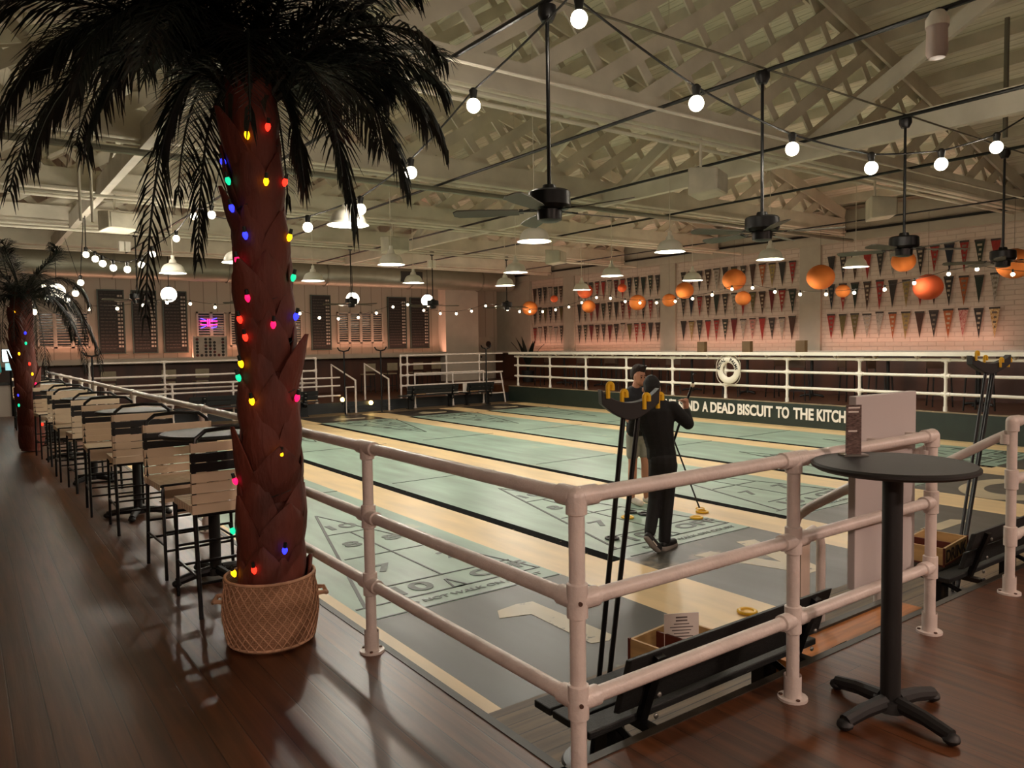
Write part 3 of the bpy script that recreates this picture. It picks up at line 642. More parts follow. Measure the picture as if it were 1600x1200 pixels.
def crate(c, rz, label, text, w=.42, d=.30, h=.13, txt=True, card=True, red=True):
    t = thing('wooden_crate', label, 'crate', c); t.rotation_euler = (0, 0, 0)
    M = Matrix.Translation(Vector(c)) @ Matrix.Rotation(rz, 4, 'Z')
    def B(*a):
        m = MB().box(*a); m.v = [tuple(M @ Vector(v)) for v in m.v]; return m
    B(-w / 2, -d / 2, 0, w / 2, d / 2, .012).build('bottom', CRATEIN, t, smooth=0)
    fs_ = B(-w / 2, -d / 2, .012, w / 2, -d / 2 + .014, h).build('side', CRATE, t, smooth=0); B(-w / 2, d / 2 - .014, .012, w / 2, d / 2, h).build('side', CRATE, t, smooth=0)
    B(-w / 2, -d / 2 + .014, .012, -w / 2 + .014, d / 2 - .014, h).build('end', CRATE, t, smooth=0); B(w / 2 - .014, -d / 2 + .014, .012, w / 2, d / 2 - .014, h).build('end', CRATE, t, smooth=0)
    B(-.006, -d / 2 + .014, .012, .006, d / 2 - .014, h - .01).build('divider', CRATEIN, t, smooth=0)
    for sx in (-1, 1):
        for sy in (-1, 1): B(sx * (w / 2) - .006, sy * (d / 2) - .006, 0, sx * (w / 2) + .006, sy * (d / 2) + .006, h + .004).build('corner_strip', CRATEIN, t, smooth=0)
    if txt:
        textmesh('lettering', text, h * .95, M @ frame((0, -d / 2 - .002, h * .46), (1, 0, 0), (0, 0, 1)), mat('dark_print', '1d110c', .6), .0008, .003, parent=fs_, sx=1.15)
    return t, M
cr, M1 = crate((1.15, .59, .456), .10, 'pale wooden drinks crate on the near bench seat, holding a printed card', 'DRINK', h=.145, w=.40, d=.26)
pc = thing('printed_card', 'upright printed paper card standing in the crate on the near bench', 'card', (1.215, .61, .472))
cm = frame((1.215, .61, .472), (.87, -.49, 0), (0, 0, 1)); cd_ = loc_box(cm, -.09, 0, -.002, .09, .22, .002).build('card', PAPER, pc, smooth=0)
for i in range(11):
    w_ = .03 if i < 2 else .06 - .01 * (i % 3); loc_box(cm, -w_, (.195 - i * .016), -.003, w_, .200 - i * .016 + (.003 if i < 2 else 0), -.002).build('print_lettering', mat('grey_print', '6b5f5c', .6), cd_, smooth=0)
    loc_box(cm, -w_, (.195 - i * .016), .002, w_, .200 - i * .016 + (.003 if i < 2 else 0), .003).build('print_lettering', mat('grey_print', '6b5f5c', .6), cd_, smooth=0)
crate((4.05, .70, .456), .12, 'pale wooden drinks crate with dark letters on the second bench beyond the steps', 'DRINK', w=.5)
sp_ = tag(MB().box(1.55, .62, .03, 1.95, .70, .10).build('crate_board', CRATE, smooth=0), 'pale wooden board with dark marks lying on the court boards under the near bench', 'board')
lg2 = textmesh('lettering', 'SHUFFLEBOARD', .05, frame((1.75, .617, .065), (1, 0, 0), (0, 0, 1)), mat('dark_print', '1d110c'), .0008, parent=sp_) if False else None

def cue_rack(base, head, label, w=.31, n=4, group='cue racks'):
    t = thing('cue_rack', label, 'cue rack', base, group); b = Vector(base); h = Vector(head); R = Vector((.90, -.43, 0))
    for s in (-1, 1): MB().tube([b + R * .022 * s, h + R * (.04 * s) + Vector((0, 0, -.02))], .013, 8).build('pole', BLACK, t)
    MB().lathe([(0, .02), (.16, .015), (.17, 0), (0, 0)], b, 24).build('foot', BLACK, t)
    poly = []
    for i in range(13): u = -1 + 2 * i / 12; poly.append((u * w / 2, .035 + .07 * abs(u) ** 2.2))
    for i in range(13): u = 1 - 2 * i / 12; poly.append((u * w / 2 * .98, -.055 + .085 * abs(u) ** 1.6))
    MB().prism(poly, h + Vector((-.02, -.02, 0)), R, (0, 0, 1), (.03, .06, 0)).build('cradle', mat('black_brown_wood', '110c09', .5), t, smooth=0, bevel=.004)
    for i in range(n):
        u = -1 + 2 * i / (n - 1); c = h + R * (u * w / 2 * .93) + Vector((.0, -.03 + (.03 if i % 2 else 0), .09 + .03 * abs(u) - .02 * i % 2))
        m = MB(); m.tube([c + Vector((0, 0, -.06)), c + Vector((0, 0, .0))] + [c + R * (.012 - .012 * math.cos(q * PI / 5)) + Vector((0, 0, .012 * math.sin(q * PI / 5) + .004)) for q in range(6)] + [c + R * .024 + Vector((0, 0, -.02))], .0115, 8)
        m.build('hook_tip', YEL, t)
    return t
cue_rack((.78, .78, 0), (1.08, .82, 1.72), 'black cue rack with four yellow hook tips beside the near bench')
k2 = cue_rack((4.72, .84, 0), (5.35, .86, 1.80), 'black cue rack with yellow tips beyond the round table by the second bench', w=.38)
MB().tube([(4.80, .86, .02), (5.42, .88, 1.75)], .012, 8).build('pole', BLACK, k2)
for x, lb in ((.94, 'thin black cue rack at the far side of the court, behind the bar stools'), (7.55, 'thin black cue rack at the far steps, beside the palm trunk'), (8.75, 'thin black cue rack between the far handrails and the corner railing'), (12.65, 'thin black cue rack in the far corner by the ladder frame')):
    t = thing('cue_rack', lb, 'cue rack', (x, 19.25, 0), 'cue racks')
    MB().tube([(x, 19.25, 0), (x, 19.25, 1.90)], .025, 8).build('pole', BLACK, t); MB().lathe([(0, .02), (.15, .01), (.15, 0), (0, 0)], t.location, 16).build('foot', BLACK, t)
    MB().tube([(x - .2, 19.25, 2.02), (x - .14, 19.25, 1.93), (x, 19.25, 1.90), (x + .14, 19.25, 1.93), (x + .2, 19.25, 2.02)], .022, 8).build('cradle', BLACK, t)
# far benches with cards and crates
for k, (x, L) in enumerate(((3.2, 3.3), (9.75, 1.75), (12.0, 1.0))):
    dup(bn, (x, 19.42, 0), 0, 'black bench at the far side of the court, %s along' % ORD[k], group='far benches', scale=(L / 1.35, .8, 1))
for k, (x, w) in enumerate(((6.25, 'nearest the far steps on the menu side'), (9.95, 'right of the far steps'), (12.0, 'closest to the far corner'), (4.4, 'behind the palm trunk'))):
    pcx = thing('printed_card', 'small white card stand on the far bench, ' + w, 'card', (x, 19.6, .456), 'cards on the far benches'); MB().box(x - .07, 19.6, .456, x + .09, 19.61, .74).build('card', PAPER, pcx, smooth=0)
    crate((x + .32, 19.62, .456), 0, 'small pale crate on the far bench, ' + w, '', .34, .22, .12, txt=False)

# ------------------------------------------------------------------ discs
def disc(x, y, m, label, grp):
    t = thing('shuffleboard_disc', label, 'disc', (x, y, .003), grp)
    MB().lathe([(.045, .008), (.05, .02), (.066, .022), (.076, .016), (.076, .003), (.07, 0), (.04, 0), (.045, .008)], t.location, 28).build('rim', m, t)
    MB().lathe([(0, .006), (.046, .006), (.046, .010), (0, .010)], t.location, 24).build('centre', m, t)
BP = mat('black_disc_plastic', '141414', 0.4)
disc(4.79, 4.56, BP, 'black disc behind the cue rack pole, beyond the yellow one', 'black discs'); disc(4.56, 4.38, YEL, 'yellow disc half hidden behind the cue rack pole', 'yellow discs'); disc(4.84, 4.38, BP, 'black disc just left of the standing player in dark trousers', 'black discs')
disc(5.45, 4.02, YEL, 'yellow disc touched by the cue tip', 'yellow discs'); disc(5.16, 3.86, YEL, 'yellow disc just in front of the one at the cue tip', 'yellow discs'); disc(3.76, 3.80, BP, 'black disc closest to the railing corner, left of the cue rack', 'black discs'); disc(3.06, 1.59, YEL, 'yellow disc on the cream strip beyond the near bench back', 'yellow discs')

# ------------------------------------------------------------------ palm in its basket
BX, BY = -.36, 2.13
bs = thing('woven_basket', 'woven rope basket planter holding the big artificial palm', 'basket', (BX, BY, DK))
prof = [(0, 0), (.205, 0), (.222, .02), (.238, .08), (.250, .17), (.246, .26), (.232, .33), (.238, .365), (.228, .368), (.222, .33), (.236, .2), (.2, .03), (0, .03)]
MB().lathe(prof, bs.location, 48).build('body', brickmat('basket_weave', 'b98d6c', 'ad8163', '85603f', 3, 3, .025, .010, 'XZ', .8, .0012, 1.0, .2), bs)
rp_ = MB()
def brad(z):
    q = [(0, .222), (.08, .238), (.17, .250), (.26, .246), (.33, .232), (.368, .238)]
    for (a, b), (c, d) in zip(q, q[1:]):
        if z <= c: return b + (d - b) * (z - a) / (c - a)
    return .238
for k in range(32):
    for sg in (1, -1):
        p = []
        for i in range(12):
            z = .02 + .34 * i / 11; a = 2 * PI * k / 32 + sg * z * 3.1; rr_ = brad(z) + .003
            p.append((BX + rr_ * math.cos(a), BY + rr_ * math.sin(a), DK + z))
        rp_.tube(p, .0028, 5)
rp_.torus((BX, BY, DK + .368), .233, .008); rp_.torus((BX, BY, DK + .02), .222, .008)
rp_.build('rope_net', mat('rope', 'c79c7c', .85, var=.1, scale=30), bs)
for a in (2.75, -.35):
    c = Vector((BX + .24 * math.cos(a), BY + .24 * math.sin(a), DK + .25)); d = Vector((-math.sin(a), math.cos(a), 0)); o = Vector((math.cos(a), math.sin(a), 0))
    MB().tube([c - d * .06, c - d * .05 + o * .04, c + o * .055 + Vector((0, 0, -.02)), c + d * .05 + o * .04, c + d * .06], .012, 8).build('handle', mat('rope', 'b58a6c'), bs)
TRK = [(-.345, 2.13, .52), (-.345, 2.14, .85), (-.33, 2.15, 1.3), (-.325, 2.15, 1.86), (-.33, 2.15, 2.35), (-.35, 2.15, 2.75), (-.36, 2.15, 3.1), (-.375, 2.15, 3.55)]
def trunk_at(z):
    for a, b in zip(TRK, TRK[1:]):
        if z <= b[2]:
            t = (z - a[2]) / (b[2] - a[2]); return Vector(a).lerp(Vector(b), t)
    return Vector(TRK[-1])
def trunk_r(z): return .150 if z < .9 else (.150 - (z - .9) * .03 if z < 1.4 else max(.085, .135 - (z - 1.4) * .018))
def make_trunk(at, rad, z0, z1, seed, dz=.17, size=1.0):
    rnd = random.Random(seed); mb = MB(); pts = []; rs = []
    z = z0
    while z <= z1: pts.append(at(z)); rs.append(rad(z) * .93); z += .08
    mb.tube(pts, rs, 18)
    z = z0 + .02; row = 0
    while z < z1 - .05:
        n = 4
        for k in range(n):
            a = 2 * PI * (k + .5 * (row % 2)) / n + rnd.uniform(-.25, .25); zz = z + rnd.uniform(-.03, .03)
            r = rad(zz); h = rnd.uniform(.30, .42) * size; wid = r * rnd.uniform(.85, 1.1); flare = rnd.uniform(.005, .035) * size * (2.6 if rnd.random() < .25 else 1)
            vs = []; fs = []; K = 5
            for i in range(K + 1):
                t = i / K; ww = wid * (1 - t ** 2.2) * .95 + .006; out = .006 + .02 * math.sin(PI * min(1, t * 1.1)) + flare * t ** 1.5
                c = at(zz + h * t)
                for j in range(5):
                    u = (j / 4 - .5) * 2; aa = a + u * ww / r; rr2 = r + out - .012 * abs(u) ** 2 + .004
                    vs.append(c + Vector((math.cos(aa) * rr2, math.sin(aa) * rr2, .0)))
            for i in range(K):
                for j in range(4): q = i * 5 + j; fs.append((q, q + 1, q + 6, q + 5))
            nb = len(vs)
            for i in range(K + 1):
                c = at(zz + h * i / K)
                for j in range(5): v = vs[i * 5 + j]; w_ = (v - c); w_.z = 0; vs.append(v - w_.normalized() * .008)
            for i in range(K):
                for j in range(4): q = nb + i * 5 + j; fs.append((q, q + 5, q + 6, q + 1))
            for i in range(K):
                fs.append((i * 5, i * 5 + 5, nb + i * 5 + 5, nb + i * 5)); fs.append((i * 5 + 4, nb + i * 5 + 4, nb + i * 5 + 9, i * 5 + 9))
            for j in range(4): fs.append((K * 5 + j, K * 5 + j + 1, nb + K * 5 + j + 1, nb + K * 5 + j))
            mb.add(vs, fs)
        z += dz; row += 1
    return mb
palm = thing('palm_tree', 'tall artificial palm with reddish fibrous trunk and dark fronds, standing in the woven basket', 'palm', (-.345, 2.13, DK + .05))
make_trunk(trunk_at, trunk_r, .54, 3.5, 3).build('trunk', TRUNKM, palm, smooth=40)
def frond(path, parent, rnd, L=.31, n=64, m=FROND):
    """path: list of 3 or 4 control points (Bezier), leaflets on both sides"""
    P_ = [Vector(p) for p in path]
    def B(t):
        Q = P_[:]
        while len(Q) > 1: Q = [Q[i].lerp(Q[i + 1], t) for i in range(len(Q) - 1)]
        return Q[0]
    mb = MB(); N_ = 16; pts = [B(i / N_) for i in range(N_ + 1)]
    mb.tube(pts, [.011 * (1 - .75 * i / N_) + .002 for i in range(N_ + 1)], 5)
    for i in range(n):
        t = .10 + .90 * (i + .5) / n; p = B(t); d = (B(min(1, t + .01)) - B(t - .01)).normalized()
        sd = d.cross(Vector((0, 0, 1)))
        if sd.length < .25: sd = d.cross(Vector((.6, -.5, .2)))
        sd.normalize(); ln = L * (math.sin(PI * min(1, .18 + .80 * t)) ** .6) * rnd.uniform(.8, 1.12)
        for sg in (1, -1):
            o = (sd * sg * rnd.uniform(.7, 1.0) + d * rnd.uniform(.55, .85) + Vector((0, 0, rnd.uniform(-.30, .12)))).normalized()
            q1 = p + o * ln * .5 + Vector((0, 0, -.004)); q2 = p + o * ln + Vector((0, 0, -.04 - rnd.uniform(0, .05)))
            wv = o.cross(Vector((0, 0, 1))); wv = (wv if wv.length > .1 else Vector((1, 0, 0))).normalized() * .0072; h = Vector((0, 0, .0025))
            mb.add([p - wv * .4, p + wv * .4, p + h, q1 - wv, q1 + wv, q1 + h * 1.5, q2 - wv * .12, q2 + wv * .12, q2 + h * .2],
                   [(0, 1, 4, 3), (1, 2, 5, 4), (2, 0, 3, 5), (3, 4, 7, 6), (4, 5, 8, 7), (5, 3, 6, 8), (0, 2, 1), (6, 7, 8)])
    return mb.build('frond', m, parent, smooth=0)
rnd = random.Random(11)
CR = Vector((-.37, 2.15, 3.36))
tips = [((-1.43, 2.77, 2.88), .42), ((-1.50, 2.45, 3.05), .62), ((-1.36, 2.40, 2.95), .40), ((-.89, 2.34, 2.22), .34), ((-.56, 2.59, 2.55), .22), ((-1.16, 2.15, 2.98), .38),
        ((.52, 1.65, 3.12), .38), ((.44, 1.94, 2.93), .34), ((.14, 2.01, 2.70), .30), ((-.13, 2.06, 2.92), .16), ((-.16, 1.49, 2.87), .30), ((.47, 2.32, 3.25), .40), ((.58, 1.73, 3.45), .52),
        ((-.60, 1.45, 3.05), .42), ((-1.0, 1.62, 3.25), .55), ((.10, 2.95, 3.0), .45), ((-.55, 3.05, 3.0), .45), ((-1.1, 2.95, 3.2), .55), ((.75, 2.0, 3.75), .35), ((-1.55, 2.15, 3.55), .5), ((-1.30, 1.80, 3.65), .45),
        ((.25, 1.35, 3.55), .45), ((-.35, 1.15, 3.60), .5), ((.30, 2.8, 3.9), .3), ((-1.2, 2.6, 4.1), .3), ((-.2, 1.7, 4.25), .2), ((-.7, 2.0, 4.35), .2), ((0.0, 2.4, 4.3), .2), ((-.85, 1.55, 4.0), .3), ((.45, 1.8, 4.0), .3),
        ((-1.45, 2.0, 3.85), .5), ((-1.0, 2.7, 3.7), .5), ((-.6, 2.9, 3.9), .5), ((-.75, 1.4, 3.6), .5), ((-1.35, 2.6, 3.45), .6), ((.5, 2.2, 3.6), .5), ((.2, 1.5, 3.9), .4), ((-.1, 2.8, 3.7), .5), ((-.9, 1.7, 3.35), .5), ((-.5, 1.3, 3.95), .4), ((.55, 1.9, 3.3), .6), ((-1.2, 1.9, 3.25), .55), ((.3, 2.5, 3.5), .5), ((-.2, 2.2, 4.1), .2), ((-.55, 2.1, 4.2), .2), ((-1.25, 2.2, 3.42), .5), ((.35, 2.0, 3.45), .42), ((-.95, 2.0, 3.75), .45), ((.15, 1.75, 3.75), .4)]
for tp, rise in tips:
    tp = Vector(tp); o = tp - CR; o.z = 0
    st_ = CR + o.normalized() * .06 + Vector((0, 0, rnd.uniform(-.12, .14)))
    mid1 = CR + o * .36 + Vector((0, 0, rise * .95)); mid2 = CR + o * .86 + Vector((0, 0, max(rise * .62, (tp.z - CR.z) + .12)))
    frond([st_, mid1, mid2, tp], palm, rnd)
# fibre sheaths at the crown
sh = MB()
for k in range(8):
    a = k * PI / 4 + .3; sh.ell(CR + Vector((math.cos(a) * .09, math.sin(a) * .09, -.06)), (.045, .045, .17), 8)
sh.build('crown_sheath', mat('crown_sheath', '33301a', .8, var=.3, scale=8), palm)
# coloured bulbs wound round the trunk
cols = {'r': ('red_bulb', 'ff2a1a', 3.2, 'red'), 'y': ('amber_bulb', 'ffb410', 3.0, 'amber'), 'g': ('green_bulb', '18c890', 1.6, 'green'), 'b': ('blue_bulb', '2a30ff', 3.0, 'blue'), 'p': ('pink_bulb', 'ff1450', 2.6, 'pink')}
def lit(k): n, c, e, _ = cols[k]; return bulbmat(n, c, e)
LS = [(403, 224, 'y'), (352, 256, 'b'), (370, 290, 'g'), (449, 287, 'r'), (429, 292, 'y'), (377, 332, 'b'), (400, 374, 'b'), (458, 372, 'y'), (386, 411, 'p'), (474, 434, 'g'), (403, 468, 'p'), (480, 494, 'b'), (389, 500, 'r'), (440, 508, 'p'),
      (399, 527, 'r'), (391, 567, 'y'), (386, 588, 'g'), (410, 623, 'y'), (469, 620, 'p'), (452, 704, 'y'), (378, 746, 'p'), (372, 823, 'g'), (459, 847, 'b'), (379, 884, 'y'), (417, 873, 'r'), (430, 208, 'r')]
xl_ = thing('string_lights', 'string of large coloured bulbs wound around the trunk of the big palm', 'string lights', (-.33, 2.0, .7))
camp = Vector((-1.6675, -1.9357, 2.0634)); pathp = []
for px, py, k in sorted(LS, key=lambda q: -q[1]):
    d = (fw + rr * ((px - 800) / 1183.5) - uu * ((py - 600) / 1183.5)); t = ((Vector((-.34, 2.14, 0)) - camp).dot(Vector((fw.x, fw.y, 0)).normalized())) / d.dot(Vector((fw.x, fw.y, 0)).normalized())
    p = camp + d * t; c = trunk_at(p.z); u = p - c; u.z = 0; s = u.dot(Vector((rr.x, rr.y, 0)).normalized()); R_ = trunk_r(p.z) + .058
    s = max(-R_ * .97, min(R_ * .97, s)); back = -math.sqrt(max(0, R_ * R_ - s * s)); vd = Vector((fw.x, fw.y, 0)).normalized()
    q = c + Vector((rr.x, rr.y, 0)).normalized() * s + vd * back; out = (q - c).normalized()
    sk = MB().lathe([(0, .045), (.009, .044), (.010, .016), (0, .016)], q, 10, axis=(out * .3 + Vector((0, 0, 1)))).build('socket', mat('dark_green_socket', '0c1c14', .5), xl_)
    MB().lathe([(.0, -.024), (.006, -.022), (.0135, -.008), (.0145, .004), (.010, .016), (.007, .020)], q, 12, axis=(out * .3 + Vector((0, 0, 1)))).build('bulb', lit(k), sk)
    pathp.append((q + Vector((0, 0, .042)), math.atan2((q - c).y, (q - c).x)))
w = MB(); wp = []; ang = -2.2
z = .75
while z < 3.25:
    c = trunk_at(z); R_ = trunk_r(z) + .022; wp.append(c + Vector((math.cos(ang) * R_, math.sin(ang) * R_, 0))); z += .0135; ang += .33
w.tube(wp, .003, 5); w.build('wire', mat('dark_green_wire', '0a140e', .6), xl_)

# distant palm
def simple_palm(base, ztop, r, label, n, rad, tiny):
    p = thing('palm_tree', label, 'palm', base); at = lambda z: Vector((base[0] + .03 * math.sin(z * 2), base[1], z))
    make_trunk(at, lambda z: r * (1.05 - .1 * (z - base[2])), base[2] + .02, ztop, 8, .14, 1.1).build('trunk', TRUNKM, p, smooth=40)
    rn = random.Random(5); c = Vector((base[0], base[1], ztop))
    for k in range(n):
        a = 2 * PI * k / n * 2.4 + rn.uniform(-.2, .2); el = (k % 4) / 3.0
        o = Vector((math.cos(a), math.sin(a), 0)) * rad * rn.uniform(.75, 1.1)
        tip = c + o + Vector((0, 0, -1.05 + 1.6 * el)) if el < .9 else c + o * .55 + Vector((0, 0, 1.0))
        frond([c, c + o * .3 + Vector((0, 0, .45 + .4 * el)), c + o * .95 + Vector((0, 0, .35 + .7 * el - .3)), tip], p, rn, L=.32, n=70)
    return p
simple_palm((-.85, 12.2, DK), 2.75, .145, 'smaller artificial palm far along the deck at the left, among the bar stools', 24, 1.05, True)
x2 = thing('string_lights', 'string of tiny coloured bulbs on the distant palm trunk', 'string lights', (-.85, 12.0, .6))
rn = random.Random(2)
for i in range(12):
    a = -PI / 2 + rn.uniform(-1.0, 1.0); z = .9 + i * .16; c = Vector((-.85 + .03 * math.sin(z * 2), 12.2, z)); R_ = .145 * (1.05 - .1 * (z - DK)) + .04
    MB().ell(c + Vector((math.cos(a) * R_, math.sin(a) * R_, 0)), (.017, .017, .026), 8).build('bulb', lit('rygbpy'[i % 6]), x2)
w = MB(); wp = []
for i in range(90): z = .8 + i * .022; a = i * .45; c = Vector((-.85 + .03 * math.sin(z * 2), 12.2, z)); R_ = .145 * (1.05 - .1 * (z - DK)) + .02; wp.append(c + Vector((math.cos(a) * R_, math.sin(a) * R_, 0)))
w.tube(wp, .004, 4).build('wire', mat('dark_green_wire', '0a140e', .6), x2)

# ------------------------------------------------------------------ pendants, fans, globes
def make_pendant(label, p, group='white dome pendant lamps', R=.245):
    t = thing('pendant_lamp', label, 'pendant lamp', (0, 0, 0), group)
    shd = MB().lathe([(.035, .26), (.05, .255), (.062, .23), (.07, .19), (.10, .178), (.15, .155), (.185, .115), (.205, .065), (.215, .025), (R, 0), (R, -.006), (.236, -.004), (.207, .024), (.197, .063), (.178, .108), (.145, .146), (.08, .168), (0, .17)], n=36).build('shade', LAMPW, t)
    MB().lathe([(0, .33), (.03, .33), (.034, .30), (.034, .245), (0, .245)], n=14).build('cap', LAMPW, t)
    MB().lathe([(0, .012), (.20, .012), (.20, .008), (0, .008)], n=32).build('diffuser', bulbmat('lamp_diffuser', 'fff6dc', 1.6), t) if False else None
    MB().ell((0, 0, .09), (.045, .045, .06), 12).build('bulb', LAMPE, shd)
    t.location = p; return t
pl = ['above the first lane behind the near fan', 'just below the near fan motor', 'third from the palm in the front row', 'fourth from the palm in the front row', 'in the front row closest to the pennants',
      'half hidden behind the palm trunk', 'second in the middle row, above the far handrails', 'third in the middle row', 'fourth in the middle row, in front of the pennants', 'last in the middle row, lowest before the pennants',
      'left of the palm trunk over the menu boards', 'just right of the palm trunk, small', 'second in the back row, above a globe lamp', 'third in the back row', 'last in the back row, in front of the first pennants']
pn = None
for (x, y), lb in zip(PEND, pl):
    if pn is None: pn = make_pendant('white dome pendant lamp ' + lb, (x, y, PZ))
    else: dup(pn, (x, y, PZ), label='white dome pendant lamp ' + lb)
for o in [o for o in COL.objects if o.name.split('.')[0] == 'pendant_lamp']:
    MB().tube([(o.location.x, o.location.y, o.location.z + .33), (o.location.x, o.location.y, roof_z(o.location.x))], .007, 6).build('cord', TRUSS, o)
for i, (x, y) in enumerate(BACKFILL): dup(pn, (x, y, 3.33), label='added white dome fill lamp, unseen behind the viewer, warming the near deck', group='added fill lamps over the near deck')
def make_fan(label, p, drop, rot, group='black ceiling fans'):
    t = thing('ceiling_fan', label, 'ceiling fan', (0, 0, 0), group)
    MB().lathe([(0, .12), (.05, .12), (.06, .085), (.15, .075), (.165, .06), (.168, -.04), (.15, -.065), (.10, -.075), (.095, -.15), (.06, -.165), (0, -.17)], n=32).build('motor', BLACK, t)
    MB().tube([(0, 0, .08), (0, 0, drop)], .016, 10).build('downrod', BLACK, t)
    MB().lathe([(0, drop + .06), (.07, drop + .06), (.072, drop), (.045, drop - .055), (.02, drop - .06), (0, drop - .06)], n=20).build('canopy', BLACK, t)
    for k in range(5):
        a = rot + 2 * PI * k / 5; d = Vector((math.cos(a), math.sin(a), 0)); s = Vector((-d.y, d.x, .22)).normalized()
        ir = MB(); ir.bar(d * .05 + Vector((0, 0, -.078)), d * .26 + Vector((0, 0, -.078)), .035, .008); ir.bar(d * .22 + s * .04 + Vector((0, 0, -.076)), d * .22 - s * .04 + Vector((0, 0, -.076)), .03, .008); ir = ir.build('blade_arm', BLACK, t, smooth=0)
        b = MB(); poly = [(.24, -.05), (.55, -.072), (.72, -.07), (.76, -.035), (.76, .035), (.72, .07), (.55, .072), (.24, .05)]
        b.prism(poly, (0, 0, -.085), d, s, (0, 0, .008)); b.build('blade', FANBL, ir, smooth=0)
    t.location = p; return t
fn = make_fan('black ceiling fan on a long rod, the big one left of centre', (2.1, 2.72, 3.17), 1.42, math.radians(-78))
for i, (x, lb) in enumerate(((4.80, 'second from the palm in the near row'), (7.58, 'third from the palm in the near row'), (10.36, 'at the picture edge beside the pennants'))): dup(fn, (x, 2.72, 3.20), .35 * (i + 1), 'black ceiling fan on a long rod, ' + lb)
for i, (x, lb) in enumerate(((1.68, 'behind the hanging palm leaves'), (4.31, 'just left of the palm trunk'), (6.96, 'before the menu boards, first right of the palm'), (9.5, 'before the menu boards, second right of the palm'), (12.15, 'before the boxed corner of the far wall'))):
    dup(fn, (x, 17.3, 3.27), .4 * i + .9, 'small looking black ceiling fan ' + lb, 'distant ceiling fans')
for x, lb in ((.55, 'behind the distant palm leaves'), (3.44, 'between the second and third menu boards'), (9.34, 'behind a fan, above the middle shutters'), (12.29, 'in front of the two last menu boards')):
    g = thing('globe_lamp', 'glowing white globe lamp ' + lb, 'globe lamp', (x, 22.5, 3.68), 'white globe lamps before the menu wall')
    MB().ell((x, 22.5, 3.68), .225, 24).build('globe', GLOBE, g); MB().tube([(x, 22.5, 3.9), (x, 22.5, roof_z(x))], .01, 6).build('cord', BLACK, g); MB().lathe([(0, 3.93), (.07, 3.93), (.07, 3.88), (0, 3.88)], (x, 22.5, 0), 12).build('cap', BLACK, g)

# ------------------------------------------------------------------ light strings
LB = []; BULB_W = 88.0
CABLE = mat('black_cable', '0c0b0a', .6)
def sagline(A, k=6):
    out = []
    for i in range(len(A) - 1):
        a, b = Vector(A[i]), Vector(A[i + 1]); d = (b - a).length
        for j in range(k):
            u = j / k; p = a.lerp(b, u); p.z -= .012 * d * 4 * u * (1 - u); out.append(p)
    out.append(Vector(A[-1])); return out
def string(label, pts, R, grp, ends=(None, None), bm=BULB, drop=.07):
    t = thing('string_lights', label, 'string lights', pts[0], grp)
    top = [Vector(p) + Vector((0, 0, R + drop)) for p in pts]; full = ([Vector(ends[0])] if ends[0] else []) + top + ([Vector(ends[1])] if ends[1] else [])
    MB().tube(sagline(full), .009 if R > .04 else .006, 6).build('cable', CABLE, t)
    for p in pts:
        sk = MB().lathe([(R * .45, R * .82), (R * .5, R * 1.5), (R * .62, R + drop), (R * .3, R + drop + .02), (0, R + drop + .02)], p, 12).build('socket', CABLE, t)
        MB().ell(p, (R, R, R * 1.04), 16 if R > .04 else 10).build('bulb', bm, sk)
        if R > .05: light('bulb_light', 'POINT', p, BULB_W, (1.0, 0.88, 0.72), shadow_soft_size=R * 1.1)
        elif len(LB) % 2 == 0: light('bulb_light', 'POINT', (p[0], p[1], p[2]), BULB_W * .35, (1.0, 0.84, 0.62), shadow_soft_size=.05)
        LB.append(1)
    return t
string('large round warm bulbs strung from the upper centre down to the palm crown', [(2.08, 3.74, 4.16), (2.15, 5.03, 3.83), (2.12, 6.19, 3.63), (1.95, 7.39, 3.57), (1.8, 9.77, 3.85)], .062, 'large bulb strings', ends=((2.06, 2.32, 4.62), (1.6, 10.6, 4.15)))
string('large round warm bulbs strung sideways from the upper centre towards the pennants', [(2.04, 2.28, 4.39), (3.26, 2.24, 3.99), (4.67, 2.3, 3.83), (5.6, 2.05, 3.72), (6.35, 1.74, 3.79), (7.03, 1.51, 4.0)], .062, 'large bulb strings', ends=((1.9, 2.3, 4.68), (8.0, 1.2, 4.7)))
string('large round warm bulbs in a deep sag behind the palm leaves, left of the trunk', [(1.47, 10.0, 4.06), (1.48, 11.1, 4.2), (1.51, 12.5, 4.01), (1.16, 12.77, 3.74), (1.0, 12.9, 3.56), (.79, 13.02, 3.48), (.59, 13.17, 3.51), (.44, 13.28, 3.59), (.42, 14.0, 3.74), (.37, 14.8, 3.9)], .058, 'large bulb strings', ends=((1.5, 9.4, 4.84), (.45, 15.4, 4.73)))
string('added string of large warm bulbs, unseen behind the viewer, brightening the near deck', [(-4.2, -2.6, 3.9), (-3.0, -3.0, 3.7), (-1.2, -3.4, 3.65), (.8, -3.6, 3.7), (2.8, -3.2, 3.75), (4.6, -2.6, 3.9)], .062, 'large bulb strings')  # extra string added out of view to light the near railing
string('large warm bulbs curving around the distant palm leaves at the left', [(.35, 15.6, 3.42), (.25, 15.6, 3.2), (.1, 15.6, 3.05), (-.22, 15.6, 3.1), (-.3, 15.6, 3.3), (-.55, 15.6, 2.95), (-.48, 15.6, 2.82), (-.62, 15.6, 2.72), (-.75, 15.6, 2.7)], .06, 'large bulb strings', ends=((.45, 15.6, 4.73), (-1.0, 17.45, 4.86)))
